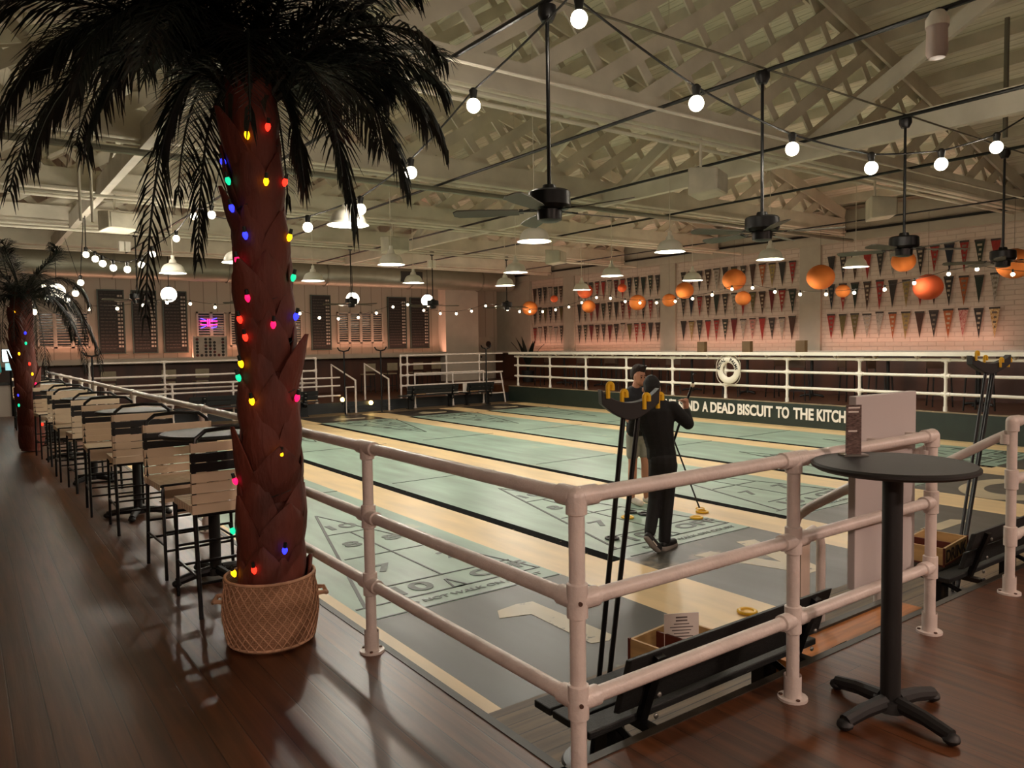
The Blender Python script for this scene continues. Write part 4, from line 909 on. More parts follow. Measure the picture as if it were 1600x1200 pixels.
S1 = [(18.94, 3.15), (18.23, 3.12), (17.54, 3.15), (16.86, 3.21), (16.23, 3.32), (15.54, 3.44), (14.92, 3.38), (14.29, 3.25), (13.69, 3.18), (13.04, 3.15), (12.35, 3.15), (11.74, 3.19), (11.08, 3.25), (10.45, 3.36), (9.83, 3.35), (9.19, 3.21), (8.51, 3.11), (7.85, 3.07), (7.18, 3.06), (6.5, 3.09), (5.88, 3.18), (5.21, 3.31), (4.69, 3.36), (4.07, 3.21), (3.4, 3.1)]
string('long string of small warm bulbs hung along the platform in front of the pennants', [(14.3, y, z) for y, z in S1], .038, None, bm=BULBS, drop=.04)
S2 = [(.89, 3.05), (1.51, 3.07), (2.1, 3.16), (2.66, 3.24), (3.22, 3.22), (3.84, 3.14), (4.44, 3.19), (5.0, 3.3), (5.6, 3.2), (6.15, 3.0), (6.72, 2.88), (7.3, 2.86), (7.93, 2.9), (8.52, 3.04), (9.08, 3.23), (9.59, 3.31), (10.15, 3.14), (10.75, 3.05), (11.35, 3.05), (11.94, 3.14), (12.5, 3.32), (12.92, 3.29), (13.39, 3.21), (13.9, 3.15)]
string('long string of small warm bulbs hung across the hall in front of the menu boards', [(x, 19.0, z) for x, z in S2], .040, None, ends=((.45, 19.0, 4.73), (17.55, 19.4, 3.5)), bm=BULBS, drop=.04)

# ------------------------------------------------------------------ paper lanterns
LAN = [((14.8, 19.59, 3.3), .55, 0), ((14.8, 18.22, 3.56), .26, 1), ((14.8, 16.64, 3.72), .50, 1), ((14.85, 16.52, 3.22), .44, 0), ((14.8, 14.93, 3.71), .28, 1), ((14.8, 14.28, 3.23), .50, 0), ((14.8, 13.02, 3.23), .40, 0), ((14.8, 12.45, 3.47), .50, 0),
       ((14.8, 10.77, 3.64), .60, 0), ((14.8, 10.49, 3.14), .40, 0), ((14.8, 8.3, 3.51), .63, 0), ((14.8, 7.74, 3.15), .32, 0), ((14.8, 6.36, 3.70), .49, 0), ((14.8, 5.84, 3.11), .58, 1), ((14.8, 4.24, 3.45), .62, 0)]
ORANGE2 = mat('deep_orange_paper', 'b84a1e', .8, var=.06)
wrd = ['large amber', 'tiny deep orange', 'deep orange', 'amber', 'small deep orange', 'round amber', 'medium amber', 'plump amber', 'big amber', 'smallish amber', 'largest amber', 'tiny amber', 'half hidden amber', 'big deep orange', 'cut off amber']
for i, (p, d, k) in enumerate(LAN):
    t = thing('paper_lantern', '%s paper lantern before the pennants, %s from the far corner' % (wrd[i], ORD[i]), 'paper lantern', p, 'orange paper lanterns')
    m = MB(); R = d / 2; pr_ = []
    for j in range(41):
        ph = PI * (.06 + .88 * j / 40); q = R * (1 + .012 * (1 if j % 2 else -1)); pr_.append((q * math.sin(ph), -q * .92 * math.cos(ph)))
    m.lathe(pr_, p, 28); m.build('paper', ORANGE2 if k else ORANGE, t, smooth=60)
    MB().torus((p[0], p[1], p[2] + R * .9), R * .2, .006, n=16, m=6).build('ring', CABLE, t); MB().tube([(p[0], p[1], p[2] + R * .9), (p[0], p[1], 4.7)], .003, 4).build('thread', CABLE, t)

# ------------------------------------------------------------------ pennants
PCOL = {'red': '8a2a24', 'dark grey': '2e2c2a', 'brown': '3d2a20', 'olive': '57502c', 'khaki': '8d7b4b', 'grey': '75706a', 'dark green': '243028', 'navy': '1c2430', 'orange': '94532c', 'maroon': '5a1a1a', 'mustard': '9c7226', 'crimson': '8c3038'}
def felt(n):
    key = n.replace(' ', '_') + '_felt'
    return mat(key, PCOL[n], .9, var=.1, scale=26, col2={'crimson': 'b99a8c', 'grey': 'a8a297', 'mustard': 'd2c19a'}.get(n), stretch=(1, 1.6, 1)) if n in ('crimson', 'grey', 'mustard') else mat(key, PCOL[n], .9, var=.15, scale=20)
rows = {1: (4.30, 3.60), 2: (3.50, 2.81), 3: (2.72, 2.04)}
panels = [(9.66, 5.63, 13, 'nearest brick panel'), (14.86, 10.85, 13, 'second brick panel'), (20.02, 15.99, 13, 'third brick panel'), (22.79, 21.1, 6, 'farthest brick panel')]
seqs = {(0, 3): 'red,olive,olive,grey,grey,orange,khaki,brown,dark grey,orange,crimson,dark grey,mustard', (0, 2): 'navy,red,dark green,brown,red,dark grey,khaki,red,brown,dark grey,orange,dark green,grey', (0, 1): 'dark grey,dark grey,brown,red,dark grey,grey,brown,dark grey,red,navy,red,dark green,red',
        (1, 3): 'dark grey,khaki,dark grey,red,red,dark green,maroon,grey,crimson,red,dark grey,grey,brown', (1, 2): 'dark grey,navy,red,brown,dark green,dark grey,grey,red,olive,brown,maroon,red,dark green', (1, 1): 'dark grey,maroon,dark grey,brown,grey,dark grey,olive,dark grey,brown,orange,khaki,dark grey,red'}
keys = list(PCOL)
rn = random.Random(9)
for pi, (ya, yb, n, pname) in enumerate(panels):
    for r in (1, 2, 3):
        s = seqs.get((pi, r)); s = s.split(',') if s else [rn.choice(['dark grey', 'brown', 'dark green', 'maroon', 'grey', 'red', 'navy', 'olive', 'dark grey']) for _ in range(n)]
        for i in range(n):
            y = ya + (yb - ya) * i / (n - 1); zt, zb = rows[r]; w = .105 + rn.uniform(-.008, .012); dx = rn.uniform(-.012, .012); c = s[i]
            zt += rn.uniform(-.02, .02) + (.03 if pi == 0 and r == 2 and i < 6 else 0); zb += rn.uniform(-.03, .03)
            lb = '%s felt pennant, %s in the %s row of the %s' % (c, ORD[i], {1: 'top', 2: 'middle', 3: 'bottom'}[r], pname)
            t = thing('pennant', lb, 'pennant', (17.485, y, zt), 'felt pennants on the brick wall')
            MB().prism([(-w, zt - .04), (w, zt - .04), (dx, zb)], (17.50, y, 0), (0, 1, 0), (0, 0, 1), (-.006, 0, 0)).build('felt', felt(c), t, smooth=0); ft_ = t.children[0]
            MB().box(17.490, y - w - .006, zt - .045, 17.50, y + w + .006, zt).build('header_strip', mat('pennant_header', '3a3733', .9), t, smooth=0)
            if (i + pi + r) % 3 != 1:
                m = MB(); cc = 'd9cdb8'
                for q in range(4): zz = zt - .10 - q * .11; ww = w * (1 - (zt - zz) / (zt - zb)) * .55; m.box(17.4905, y - ww, zz - .05, 17.494, y + ww * (.3 if q % 2 else 1), zz)
                m.build('print_pattern', mat('pennant_print', '9d927e', .9) if i % 2 else mat('pennant_print_dim', '6c6458', .9), ft_, smooth=0)
# boxes on the ledge beyond the platform railing
for y, lb in ((11.55, 'small brown box standing on the bar ledge left of the life ring top'), (10.1, 'small brown box on the bar ledge just beside the life ring'), (8.57, 'small brown box on the bar ledge, nearest of the three boxes')):
    tag(MB().box(14.40, y - .12, 1.757, 14.52, y + .12, 2.03).build('menu_box', mat('brown_box', '5b4528', .7), smooth=0), lb, 'box', 'brown boxes on the bar ledge')
# dark leaves of a plant in the corner
pt = thing('potted_plant', 'dark broad-leaved plant on the platform in the far corner beside the first pennants', 'plant', (16.2, 21.6, RD))
MB().lathe([(0, 0), (.2, 0), (.26, .45), (.24, .45), (.2, .38), (0, .38)], pt.location, 20).build('pot', BLACKM, pt)
for a, h in ((.4, 1.5), (1.3, 1.62), (2.3, 1.35), (3.3, 1.55), (4.4, 1.4), (5.5, 1.25)):
    d = Vector((math.cos(a), math.sin(a), 0)); s = Vector((-d.y, d.x, 0)); b = Vector(pt.location) + Vector((0, 0, .4)); m = MB(); vs = []
    for i in range(7): t_ = i / 6; c = b + d * (.65 * t_ ** 1.5) + Vector((0, 0, h * t_ * (1 - .15 * t_))); w_ = .09 * math.sin(PI * min(1, t_ * .9 + .1)); vs += [c - s * w_, c + Vector((0, 0, .02)), c + s * w_, c - Vector((0, 0, .006))]
    m.add(vs, [(i * 4 + j, i * 4 + (j + 1) % 4, i * 4 + 4 + (j + 1) % 4, i * 4 + 4 + j) for i in range(6) for j in range(4)] + [(0, 3, 2, 1), (24, 25, 26, 27)]); m.build('leaf', FROND, pt)

# ------------------------------------------------------------------ lettering on the green riser
tp = thing('wall_lettering', 'white capital letters on the dark green platform riser telling about sending a dead biscuit', 'sign', (14.19, 9.7, .3))
WT = [("DON'T", 13.0, 12.24), ('SEND', 12.14, 11.43), ('A', 11.32, 11.13), ('DEAD', 11.05, 10.27), ('BISCUIT', 10.19, 9.16), ('TO', 9.07, 8.71), ('THE', 8.60, 8.07), ('KITCHEN', 7.99, 6.97)]
for body, ya, yb in WT:
    o = textmesh('word', body, .255 / .7, frame((14.188, ya, .30), (0, -1, 0), (0, 0, 1)), LETTER, .006, .012, align='LEFT', parent=tp)
    ys_ = [v.co.y for v in o.data.vertices]; a, b = max(ys_), min(ys_); f = (ya - yb) / (a - b); oy = ya - tp.location.y
    for v in o.data.vertices: v.co.y = oy - (a - v.co.y) * f
# life ring tied to the railing
lr = thing('life_ring', 'white life ring with black lettering hanging on the platform railing', 'life ring', (14.22, 10.49, 1.30))
lm_ = MB(); lm_.torus(lr.location, .27, .088, (1, 0, 0), 40, 14); lm_.v = [(14.22 + (v[0] - 14.22) * .6, v[1], v[2]) for v in lm_.v]; lm_.build('ring', mat('life_ring_white', 'e4dcca', .5, var=.03), lr)
rope_pts = []
for i in range(64):
    a = 2 * PI * i / 64; R = .365 + .05 * abs(math.sin(2 * a)); rope_pts.append((14.20, 10.49 + R * math.cos(a), 1.30 + R * math.sin(a)))
MB().tube(rope_pts, .009, 6, closed=True).build('rope', mat('white_rope', 'cfc6b4', .8), lr)
for i in range(4):
    a = PI / 4 * 0 + i * PI / 2; MB().box(14.18, 10.49 + .235 * math.cos(a) - .03, 1.30 + .235 * math.sin(a) - .03, 14.19, 10.49 + .235 * math.cos(a) + .03, 1.30 + .235 * math.sin(a) + .03) if False else None
for body, a0, a1 in (('ROYAL', 172, 112), ('PALMS', 68, 8)):
    for i, chh in enumerate(body):
        a = math.radians(a0 + (a1 - a0) * i / 4); rad_ = Vector((0, math.cos(PI - a), math.sin(a)));
        # angle measured from the viewer's left
        pos = Vector((14.205, 10.49 - .235 * math.cos(a) * 1.0, 1.30 + .235 * math.sin(a)))
        pos = Vector((14.165, 10.49 - math.cos(a) * .27, 1.30 + math.sin(a) * .27)); upv = Vector((0, -math.cos(a), math.sin(a))); xv = Vector((0, -math.sin(a), -math.cos(a)))
        textmesh('letter', chh, .115, frame(pos, xv, upv), mat('black_letter', '14110f', .6), .002, .004, parent=lr)

# ------------------------------------------------------------------ menu wall
MENU = brickmat('menu_print', '120e0e', '171211', '2a2421', 9, 6, .5, .085, 'XZ', .6, .008, .1, .6)
for i, (a, b, lb) in enumerate(((1.94, 2.66, 'first from the left, beside the distant palm'), (2.93, 3.63, 'second from the left'), (3.87, 4.58, 'third from the left, beside the hanging leaves'), (9.0, 9.72, 'alone just right of the palm trunk'), (12.17, 12.94, 'left one of the last two'), (13.18, 13.98, 'closest to the boxed corner'))):
    t = thing('menu_board', 'tall dark menu board on the far wall, ' + lb, 'menu board', ((a + b) / 2, 25.45, 1.95), 'menu boards')
    mp_ = MB().box(a, 25.42, 1.95, b, 25.47, 3.96).build('panel', MENU, t, smooth=0)
    f = MB()
    for q in ((a - .03, 1.92, a, 3.99), (b, 1.92, b + .03, 3.99), (a, 1.92, b, 1.95), (a, 3.96, b, 3.99)): f.box(q[0], 25.40, q[1], q[2], 25.48, q[3])
    f.build('frame', mat('grey_green_frame', '3f4f4a', .5), t, smooth=0)
    m = MB()
    for k in range(14): z = 3.80 - k * .125; m.box(b - .17, 25.412, z - .045, b - .10, 25.42, z + .02); m.box(b - .075, 25.412, z - .045, b - .03, 25.42, z + .02)
    m.build('price_lettering', mat('chalk_white', 'a8a298', .7), mp_, smooth=0)
    m = MB(); rn = random.Random(i)
    for k in range(17):
        z = 3.82 - k * .108; x_ = a + .05
        while x_ < b - .24: l_ = rn.uniform(.05, .12); m.box(x_, 25.414, z - .018, min(x_ + l_, b - .22), 25.42, z + .012); x_ += l_ + .025
    m.build('print_lettering', mat('chalk_dim', '463f3a', .7), mp_, smooth=0)
def shutter(a, b, z0, z1, n, k, panes):
    f = MB(); w = .05
    W_ = struct('window_%d' % k, MB().box(a, 25.44, z0, b, 25.48, z1), mat('dusk_glass', '3b3d45', .15, var=.2, scale=.8))
    for i in range(panes):
        pa = a + (b - a) * i / panes; pb = a + (b - a) * (i + 1) / panes
        for q in ((pa, z0, pa + w, z1), (pb - w, z0, pb, z1), (pa, z0, pb, z0 + w), (pa, z1 - w, pb, z1)): f.box(q[0], 25.36, q[1], q[2], 25.44, q[3])
        z = z0 + w + .03
        sl_ = MB()
        while z < z1 - w: sl_.bar((pa + w, 25.39, z), (pb - w, 25.39, z), .055, .012, up=(0, -.55, 1)); z += .085
        spart('shutter_slats', sl_, mat('white_shutter', 'b9ada0', .5, var=.03), W_, smooth=0)
    spart('window_frame', f, mat('white_shutter', 'b9ada0', .5), W_, smooth=0)
shutter(.25, 1.66, 2.12, 3.25, 12, 1, 3); shutter(4.90, 5.85, 2.42, 3.30, 12, 2, 2); shutter(6.0, 6.8, 2.10, 3.30, 12, 3, 2); shutter(10.0, 11.9, 2.15, 3.36, 12, 4, 4)
shutter(7.0, 8.6, 2.15, 3.30, 12, 5, 3)
# neon crossed sign glow behind the slats
ns = thing('neon_sign', 'small glowing pink and blue crossed neon sign in front of the shutters behind the palm', 'neon sign', (5.27, 25.3, 2.93))
NP = bulbmat('neon_pink', 'ff2a8c', 6.0); NB = bulbmat('neon_blue', '4a3cff', 5.0)
for dz in (-.06, .06): MB().tube([(5.0, 25.32, 2.93 + dz), (5.2, 25.32, 2.93 + dz)], .014, 6).build('pink_tube', NP, ns); MB().tube([(5.34, 25.32, 2.93 + dz), (5.56, 25.32, 2.93 + dz)], .014, 6).build('pink_tube', NP, ns)
for sx in (5.24, 5.30): MB().tube([(sx, 25.32, 2.80), (sx, 25.32, 3.06)], .014, 6).build('pink_tube', NP, ns)
for q in (((5.02, 2.75), (5.20, 2.83)), ((5.36, 2.75), (5.54, 2.80)), ((5.02, 3.08), (5.18, 3.02)), ((5.38, 3.03), (5.54, 3.09))): MB().tube([(q[0][0], 25.32, q[0][1]), (q[1][0], 25.32, q[1][1])], .012, 6).build('blue_tube', NB, ns)
MB().box(5.05, 25.33, 2.90, 5.5, 25.35, 2.95).build('backing', BLACK, ns, smooth=0)
# four-in-a-row style game board with round holes
gb = thing('game_board', 'white upright game board with rows of dark round counters on the menu wall ledge', 'game board', (5.22, 25.05, 1.72))
gp_ = MB().box(4.68, 25.03, 1.74, 5.76, 25.09, 2.45).build('panel', mat('white_game_panel', 'b7ada2', .5), gb, smooth=0)
for x_ in (4.66, 5.75): MB().box(x_, 24.98, 1.721, x_ + .03, 25.14, 2.48).build('foot', mat('white_game_panel', 'b7ada2'), gb, smooth=0)
for i in range(7):
    for j in range(6):
        if (i in (1, 5)) and j > 0: continue
        if i == 4 and j > 4: continue
        MB().lathe([(0, 0), (.048, 0), (.048, .012), (0, .012)], (4.80 + i * .14, 25.03, 1.82 + j * .108), 14, axis=(0, -1, 0)).build('counter', mat('dark_counter', '1c1515', .5) if (i + j) % 5 else mat('red_counter', '5a1716', .5), gp_)
# bright screen at the left
scn = thing('display_screen', 'bright white glowing screen at the left edge beyond the bar stools', 'screen', (-.62, 20.9, 1.9))
MB().box(-.83, 20.85, 1.80, -.46, 20.90, 2.10).build('display', bulbmat('bright_screen', 'd6f3f0', 4.0), scn, smooth=0, bevel=.01)
MB().box(-.85, 20.90, 1.78, -.44, 20.96, 2.12).build('casing', BLACK, scn, smooth=0)
MB().box(-.78, 20.84, 1.58, -.52, 20.9, 1.76).build('keyboard_panel', bulbmat('pale_screen', '8fc6cc', 1.2), scn, smooth=0)
MB().tube([(-.65, 20.93, .30), (-.65, 20.93, 1.9)], .04, 8).build('stand', BLACK, scn)
cb = thing('cocktail_bar', 'long pale bar counter below the bright screen at the far left', 'bar', (-3.5, 21.2, .30)); MB().box(-6.5, 21.1, .30, -.5, 21.7, 1.2).build('front', PLAINW, cb, smooth=0); MB().box(-6.6, 21.05, 1.2, -.4, 21.8, 1.26).build('counter', TABLEM, cb, smooth=0)
# pale backed stools along the ledge under the menus
def low_stool(p, label, col, group, rz=0, h0=.30):
    t = thing('bar_stool', label, 'stool', (0, 0, 0), group); m = MB()
    for sx in (-1, 1):
        for sy in (-1, 1): MB().bar((sx * .2, sy * .2, 0), (sx * .17, sy * .17, .68), .025, .025).build('leg', BLACKM, t, smooth=0)
    MB().box(-.21, -.21, .68, .21, .21, .72).build('seat', col, t, smooth=0); MB().box(-.21, -.23, .82, .21, -.20, 1.10).build('backrest', col, t, smooth=0)
    f = MB(); f.bar((-.2, -.21, .66), (-.2, -.22, 1.1), .02, .02); f.bar((.2, -.21, .66), (.2, -.22, 1.1), .02, .02); f.bar((-.18, .18, .25), (.18, .18, .25), .02, .02); f.bar((-.18, -.18, .25), (.18, -.18, .25), .02, .02); f.build('frame', BLACKM, t, smooth=0)
    t.location = (p[0], p[1], h0); t.rotation_euler = (0, 0, rz); return t
PALE = mat('pale_slat', '8c8068', .6); ls = None
for i, x_ in enumerate((1.9, 3.6, 4.6, 6.2, 6.95, 10.5, 11.4, 12.5, 13.3)):
    lb = 'pale backed stool under the menu wall ledge, %s from the left' % ORD[i]
    ls = low_stool((x_, 23.9), lb, PALE, 'stools at the menu wall') if ls is None else dup(ls, (x_, 23.9, .30), 0, lb) or ls
# dark stools and tables on the pennant platform
DSEAT = mat('dark_stool_seat', '4b3426', .5); ds = None; n_ = 0
for i in range(15):
    y = 4.9 + i * 1.02; xx = 15.0 + .55 * (i % 2) ; lb = 'dark backed stool on the platform behind the railing, %s from the near end' % ORD[i]
    if ds is None: ds = low_stool((xx, y), lb, DSEAT, 'stools on the pennant platform', PI / 2 * 0 + 1.4, RD)
    else: dup(ds, (xx, y, RD), 1.4 + i * .9, lb)
for i in range(8):
    y = 5.4 + i * 2.0; dup(tab, (16.2, y, RD), i, 'dark round bar table on the pennant platform, %s from the near end' % ORD[i], 'tables on the pennant platform')

# ------------------------------------------------------------------ people
SKIN = mat('skin', 'b98468', .5, var=.04)
U = Vector((.81, -.586, 0)); V = Vector((.586, .81, 0)); Z = Vector((0, 0, 1))
def blend(name, shapes, m, parent, base, voxel=.012, smooth_n=2, sub=None):
    """shapes: list of chains [(point, radius or (ru, rv))...] in the person's frame, fused into one surface"""
    mb = MB()
    for ch in shapes:
        for (a, ra), (b, rb) in zip(ch, ch[1:]):
            a = Vector(a); b = Vector(b); L = (b - a).length; ra_ = (ra, ra) if not isinstance(ra, tuple) else ra; rb_ = (rb, rb) if not isinstance(rb, tuple) else rb
            k = max(2, int(L / (min(ra_ + rb_) * .35)) + 1)
            for i in range(k + 1):
                t = i / k; c = a.lerp(b, t); r1 = ra_[0] + (rb_[0] - ra_[0]) * t; r2 = ra_[1] + (rb_[1] - ra_[1]) * t
                mb.ell(c, (r1, r2, min(r1, r2)), 12)
    me = bpy.data.meshes.new(name); me.from_pydata([tuple(base + U * v[0] + V * v[1] + Z * v[2]) for v in mb.v], [], mb.f)
    o = bpy.data.objects.new(name, me); COL.objects.link(o)
    rm = o.modifiers.new('r', 'REMESH'); rm.mode = 'VOXEL'; rm.voxel_size = voxel; rm.use_smooth_shade = True
    s = o.modifiers.new('s', 'SMOOTH'); s.factor = .5; s.iterations = smooth_n
    dg = bpy.context.evaluated_depsgraph_get(); nm = bpy.data.meshes.new_from_object(o.evaluated_get(dg)); bpy.data.objects.remove(o)
    nm.materials.clear(); nm.materials.append(m); nm.transform(Matrix.Translation(-Vector(parent.location)))
    nm.polygons.foreach_set('use_smooth', [True] * len(nm.polygons))
    o = bpy.data.objects.new(name, nm); COL.objects.link(o); o.parent = parent; return o
def hand(wr, d, pn_, curl=.5, s=1.0):
    """five finger chains from wrist wr, pointing along d, palm normal pn_"""
    d = Vector(d).normalized(); pn_ = Vector(pn_).normalized(); sd = d.cross(pn_).normalized(); wr = Vector(wr); out = []
    pc_ = wr + d * .05 * s
    out.append([(wr, .026 * s), (pc_, .032 * s), (wr + d * .085 * s, .030 * s)])
    for i, (o_, l) in enumerate(((-.028, .07), (-.009, .08), (.010, .075), (.028, .06))):
        b = wr + d * .085 * s + sd * o_ * s; c = b + (d * (1 - curl) + pn_ * curl).normalized() * l * .5 * s; e = c + (d * (1 - 1.7 * curl) + pn_ * curl * 1.4).normalized() * l * .5 * s
        out.append([(b, .0095 * s), (c, .009 * s), (e, .0075 * s)])
    t0 = wr + d * .03 * s - sd * .028 * s; out.append([(t0, .013 * s), (t0 + (d * .5 - sd * .7 + pn_ * .4) * .045 * s, .011 * s), (t0 + (d * .9 - sd * .6 + pn_ * .9) * .06 * s, .009 * s)])
    return out
def eyes(base, P_, parent, c, f, s, m=None):
    for sg in (-1, 1):
        p = base + U * c[0] + V * c[1] + Z * c[2]; q = p + f * .088 + s * sg * .032 + Z * .012
        MB().ell(q, .011, 8).build('eye', mat('eye_dark', '17100d', .2), parent)
# ---- person with back to the camera, dark clothes, cue in the raised hand
B1 = Vector((3.86, 3.22, 0))
p1 = thing('person', 'person in black sweater and trousers seen from behind, raising a cue in the right hand', 'person', tuple(B1))
hd = (-.075, .02, 1.575)
sh1 = [[((-.05, 0, 1.42), (.06, .065)), ((-.07, .01, 1.50), (.055, .06))],
       [((-.075, .02, 1.535), (.072, .085)), ((-.075, .015, 1.60), (.080, .095)), ((-.075, .01, 1.64), (.070, .082))],
       [((-.0, .105, 1.575), .014), ((.003, .125, 1.565), .012)], [((-.155, .02, 1.575), (.012, .02)), ((-.155, .02, 1.60), (.012, .02))], [((.008, .02, 1.575), (.012, .02)), ((.008, .02, 1.60), (.012, .02))],
       [((-.04, 0, 1.38), (.16, .09)), ((-.0, 0, 1.10), (.135, .085)), ((.02, 0, .95), (.12, .085))],
       [((.11, 0, 1.40), .055), ((.29, .03, 1.24), .042), ((.285, .10, 1.37), .030)], [((-.20, .02, 1.38), .055), ((-.24, .12, 1.16), .042), ((-.08, .30, 1.14), .028)],
       [((.085, 0, .88), .062), ((.075, .03, .50), .045), ((.045, .0, .10), .036)], [((-.03, 0, .88), .062), ((-.045, .03, .50), .045), ((-.11, -.08, .17), .036)],
       [((.04, 0, .05), .035), ((.14, .10, .035), .03)], [((-.11, -.08, .14), .035), ((-.04, -.10, .05), .03)]]
sh1 += hand((.285, .10, 1.38), (.0, .05, 1), (-.9, .3, 0), .75); sh1 += hand((-.08, .30, 1.14), (.9, .3, 0), (0, -.2, -1), .7)
blend('body', sh1, SKIN, p1, B1, .007)
DKC = mat('black_knit', '0c0c0d', .85, var=.2, scale=30, bump=.3); DKT = mat('black_trouser_cloth', '0f0f11', .8, var=.2, scale=20, bump=.2, bscale=12)
blend('sweater', [[((-.045, 0, 1.425), (.17, .085)), ((-.045, 0, 1.36), (.205, .115)), ((-.02, 0, 1.20), (.165, .115)), ((.01, 0, 1.02), (.145, .11)), ((.02, 0, .94), (.15, .118))], [((-.055, 0, 1.42), (.09, .08)), ((-.06, 0, 1.47), (.068, .07))],
                  [((.13, 0, 1.40), .078), ((.22, .01, 1.31), .068), ((.29, .03, 1.245), .060), ((.29, .06, 1.30), .050), ((.287, .095, 1.36), .040)], [((-.21, .01, 1.39), .076), ((-.245, .11, 1.17), .060), ((-.10, .28, 1.14), .042)]], DKC, p1, B1, .010)
blend('trousers', [[((.02, 0, .98), (.135, .10)), ((.025, -.01, .90), (.145, .12)), ((.03, 0, .84), (.145, .115))], [((.095, 0, .84), .085), ((.085, .03, .50), .068), ((.06, .01, .30), .066), ((.045, 0, .10), .062)], [((-.03, 0, .84), .083), ((-.045, .03, .50), .066), ((-.085, -.03, .30), .063), ((-.11, -.07, .20), .058)]], DKT, p1, B1, .010)
HAIR = mat('dark_hair', '0d0a09', .75, var=.3, scale=40, bump=.6)
blend('hair', [[((-.075, -.015, 1.61), (.083, .092)), ((-.075, .0, 1.64), (.086, .094)), ((-.075, .01, 1.665), (.072, .08))], [((-.075, -.04, 1.565), (.066, .055)), ((-.075, -.035, 1.61), (.078, .07))]], HAIR, p1, B1, .010)
SHOE = mat('black_trainer', '111112', .5); SOLE = mat('pale_sole', '8f8880', .6)
blend('shoe', [[((.03, -.02, .055), (.045, .05)), ((.10, .05, .05), (.043, .045)), ((.16, .12, .042), (.04, .04))]], SHOE, p1, B1, .008)
blend('sole', [[((.03, -.03, .014), (.045, .05)), ((.165, .125, .014), (.042, .042))]], SOLE, p1, B1, .007)
blend('shoe', [[((-.135, -.11, .165), (.042, .04)), ((-.09, -.11, .10), (.043, .04)), ((-.035, -.10, .045), (.04, .04))]], SHOE, p1, B1, .008)
blend('sole', [[((-.16, -.145, .155), (.032, .018)), ((-.10, -.145, .075), (.036, .018)), ((-.045, -.13, .02), (.034, .018))]], SOLE, p1, B1, .007)
MB().tube([B1 + U * -.10 + V * -.165 + Z * .13, B1 + U * -.06 + V * -.155 + Z * .08], .006, 6).build('shoe_stripe', LETTER, p1)
eyes(B1, None, p1, (-.075, .02, 1.60), V, U)
# cue held by the first person
def L1(u, v, z): return B1 + U * u + V * v + Z * z
cq = thing('shuffleboard_cue', 'black cue with pale ball end held up by the person in the black sweater', 'cue', tuple(L1(.33, .06, 1.70)))
MB().tube([L1(.36, .10, 1.66), L1(.285, .12, 1.42), L1(.15, .16, .98), L1(-.02, .25, .35)], .0125, 8).build('shaft', BLACK, cq); MB().ell(L1(.352, .10, 1.62), .022, 10).build('ball_end', mat('pale_ball', 'd9cdb0', .4), cq)
MB().tube([L1(.36, .10, 1.66), L1(.35, .10, 1.71), L1(.365, .10, 1.74), L1(.39, .10, 1.735)], .009, 6).build('hook', BLACK, cq)
# ---- young man facing right, dark t-shirt and grey shorts
B2 = Vector((5.22, 4.83, 0))
p2 = thing('person', 'young man with short dark hair, dark t-shirt and grey shorts, looking down to the right', 'person', tuple(B2))
sh2 = [[((-.05, 0, 1.44), (.055, .06)), ((-.03, -.02, 1.54), (.05, .055))],
       [((.0, -.03, 1.575), (.068, .072)), ((.0, -.02, 1.635), (.080, .080)), ((-.005, -.01, 1.68), (.075, .075))], [((.05, -.06, 1.545), (.035, .035)), ((.03, -.05, 1.55), (.045, .045))],
       [((.072, -.085, 1.62), .010), ((.088, -.10, 1.595), .014)], [((.06, -.075, 1.562), (.018, .012)), ((.07, -.085, 1.562), (.014, .01))], [((-.055, -.06, 1.60), (.016, .012)), ((-.055, -.06, 1.635), (.018, .014))], [((.03, .07, 1.60), (.014, .012)), ((.03, .07, 1.63), (.014, .012))],
       [((-.04, 0, 1.36), (.15, .10)), ((-.01, 0, 1.08), (.125, .095)), ((-.02, 0, .93), (.14, .11))],
       [((-.17, -.02, 1.39), .055), ((-.20, -.02, 1.14), .040), ((-.08, -.16, 1.02), .028)], [((.10, .03, 1.38), .055), ((.18, .06, 1.14), .040), ((.25, -.10, 1.08), .028)],
       [((-.08, 0, .88), .085), ((-.09, -.03, .52), .056), ((-.10, -.06, .38), .058), ((-.10, .0, .09), .038)], [((.06, 0, .88), .085), ((.07, -.04, .52), .056), ((.075, -.02, .38), .058), ((.09, .02, .09), .038)],
       [((-.10, 0, .05), .035), ((-.02, -.12, .03), .03)], [((.09, .02, .05), .035), ((.18, -.08, .03), .03)]]
sh2 += hand((-.08, -.16, 1.02), (.6, -.5, -.2), (.4, .3, -.6), .6); sh2 += hand((.25, -.10, 1.08), (.6, -.4, -.2), (0, -.3, -1), .75)
blend('body', sh2, SKIN, p2, B2, .007)
blend('t_shirt', [[((-.05, 0, 1.43), (.13, .085)), ((-.045, 0, 1.36), (.185, .115)), ((-.02, 0, 1.18), (.16, .12)), ((-.01, 0, 1.02), (.155, .125)), ((-.01, 0, .96), (.16, .13))], [((-.17, -.01, 1.385), .075), ((-.195, -.01, 1.24), .062)], [((.10, .02, 1.375), .072), ((.15, .04, 1.25), .060)]], mat('charcoal_tshirt', '1b1d24', .8, var=.2, scale=20), p2, B2, .010)
blend('shorts', [[((-.01, 0, .98), (.145, .115)), ((-.01, 0, .86), (.15, .12))], [((-.08, 0, .86), .092), ((-.09, -.02, .64), .080)], [((.06, 0, .86), .09), ((.07, -.02, .64), .080)]], mat('grey_shorts', '8f8c80', .8, var=.08), p2, B2, .010)
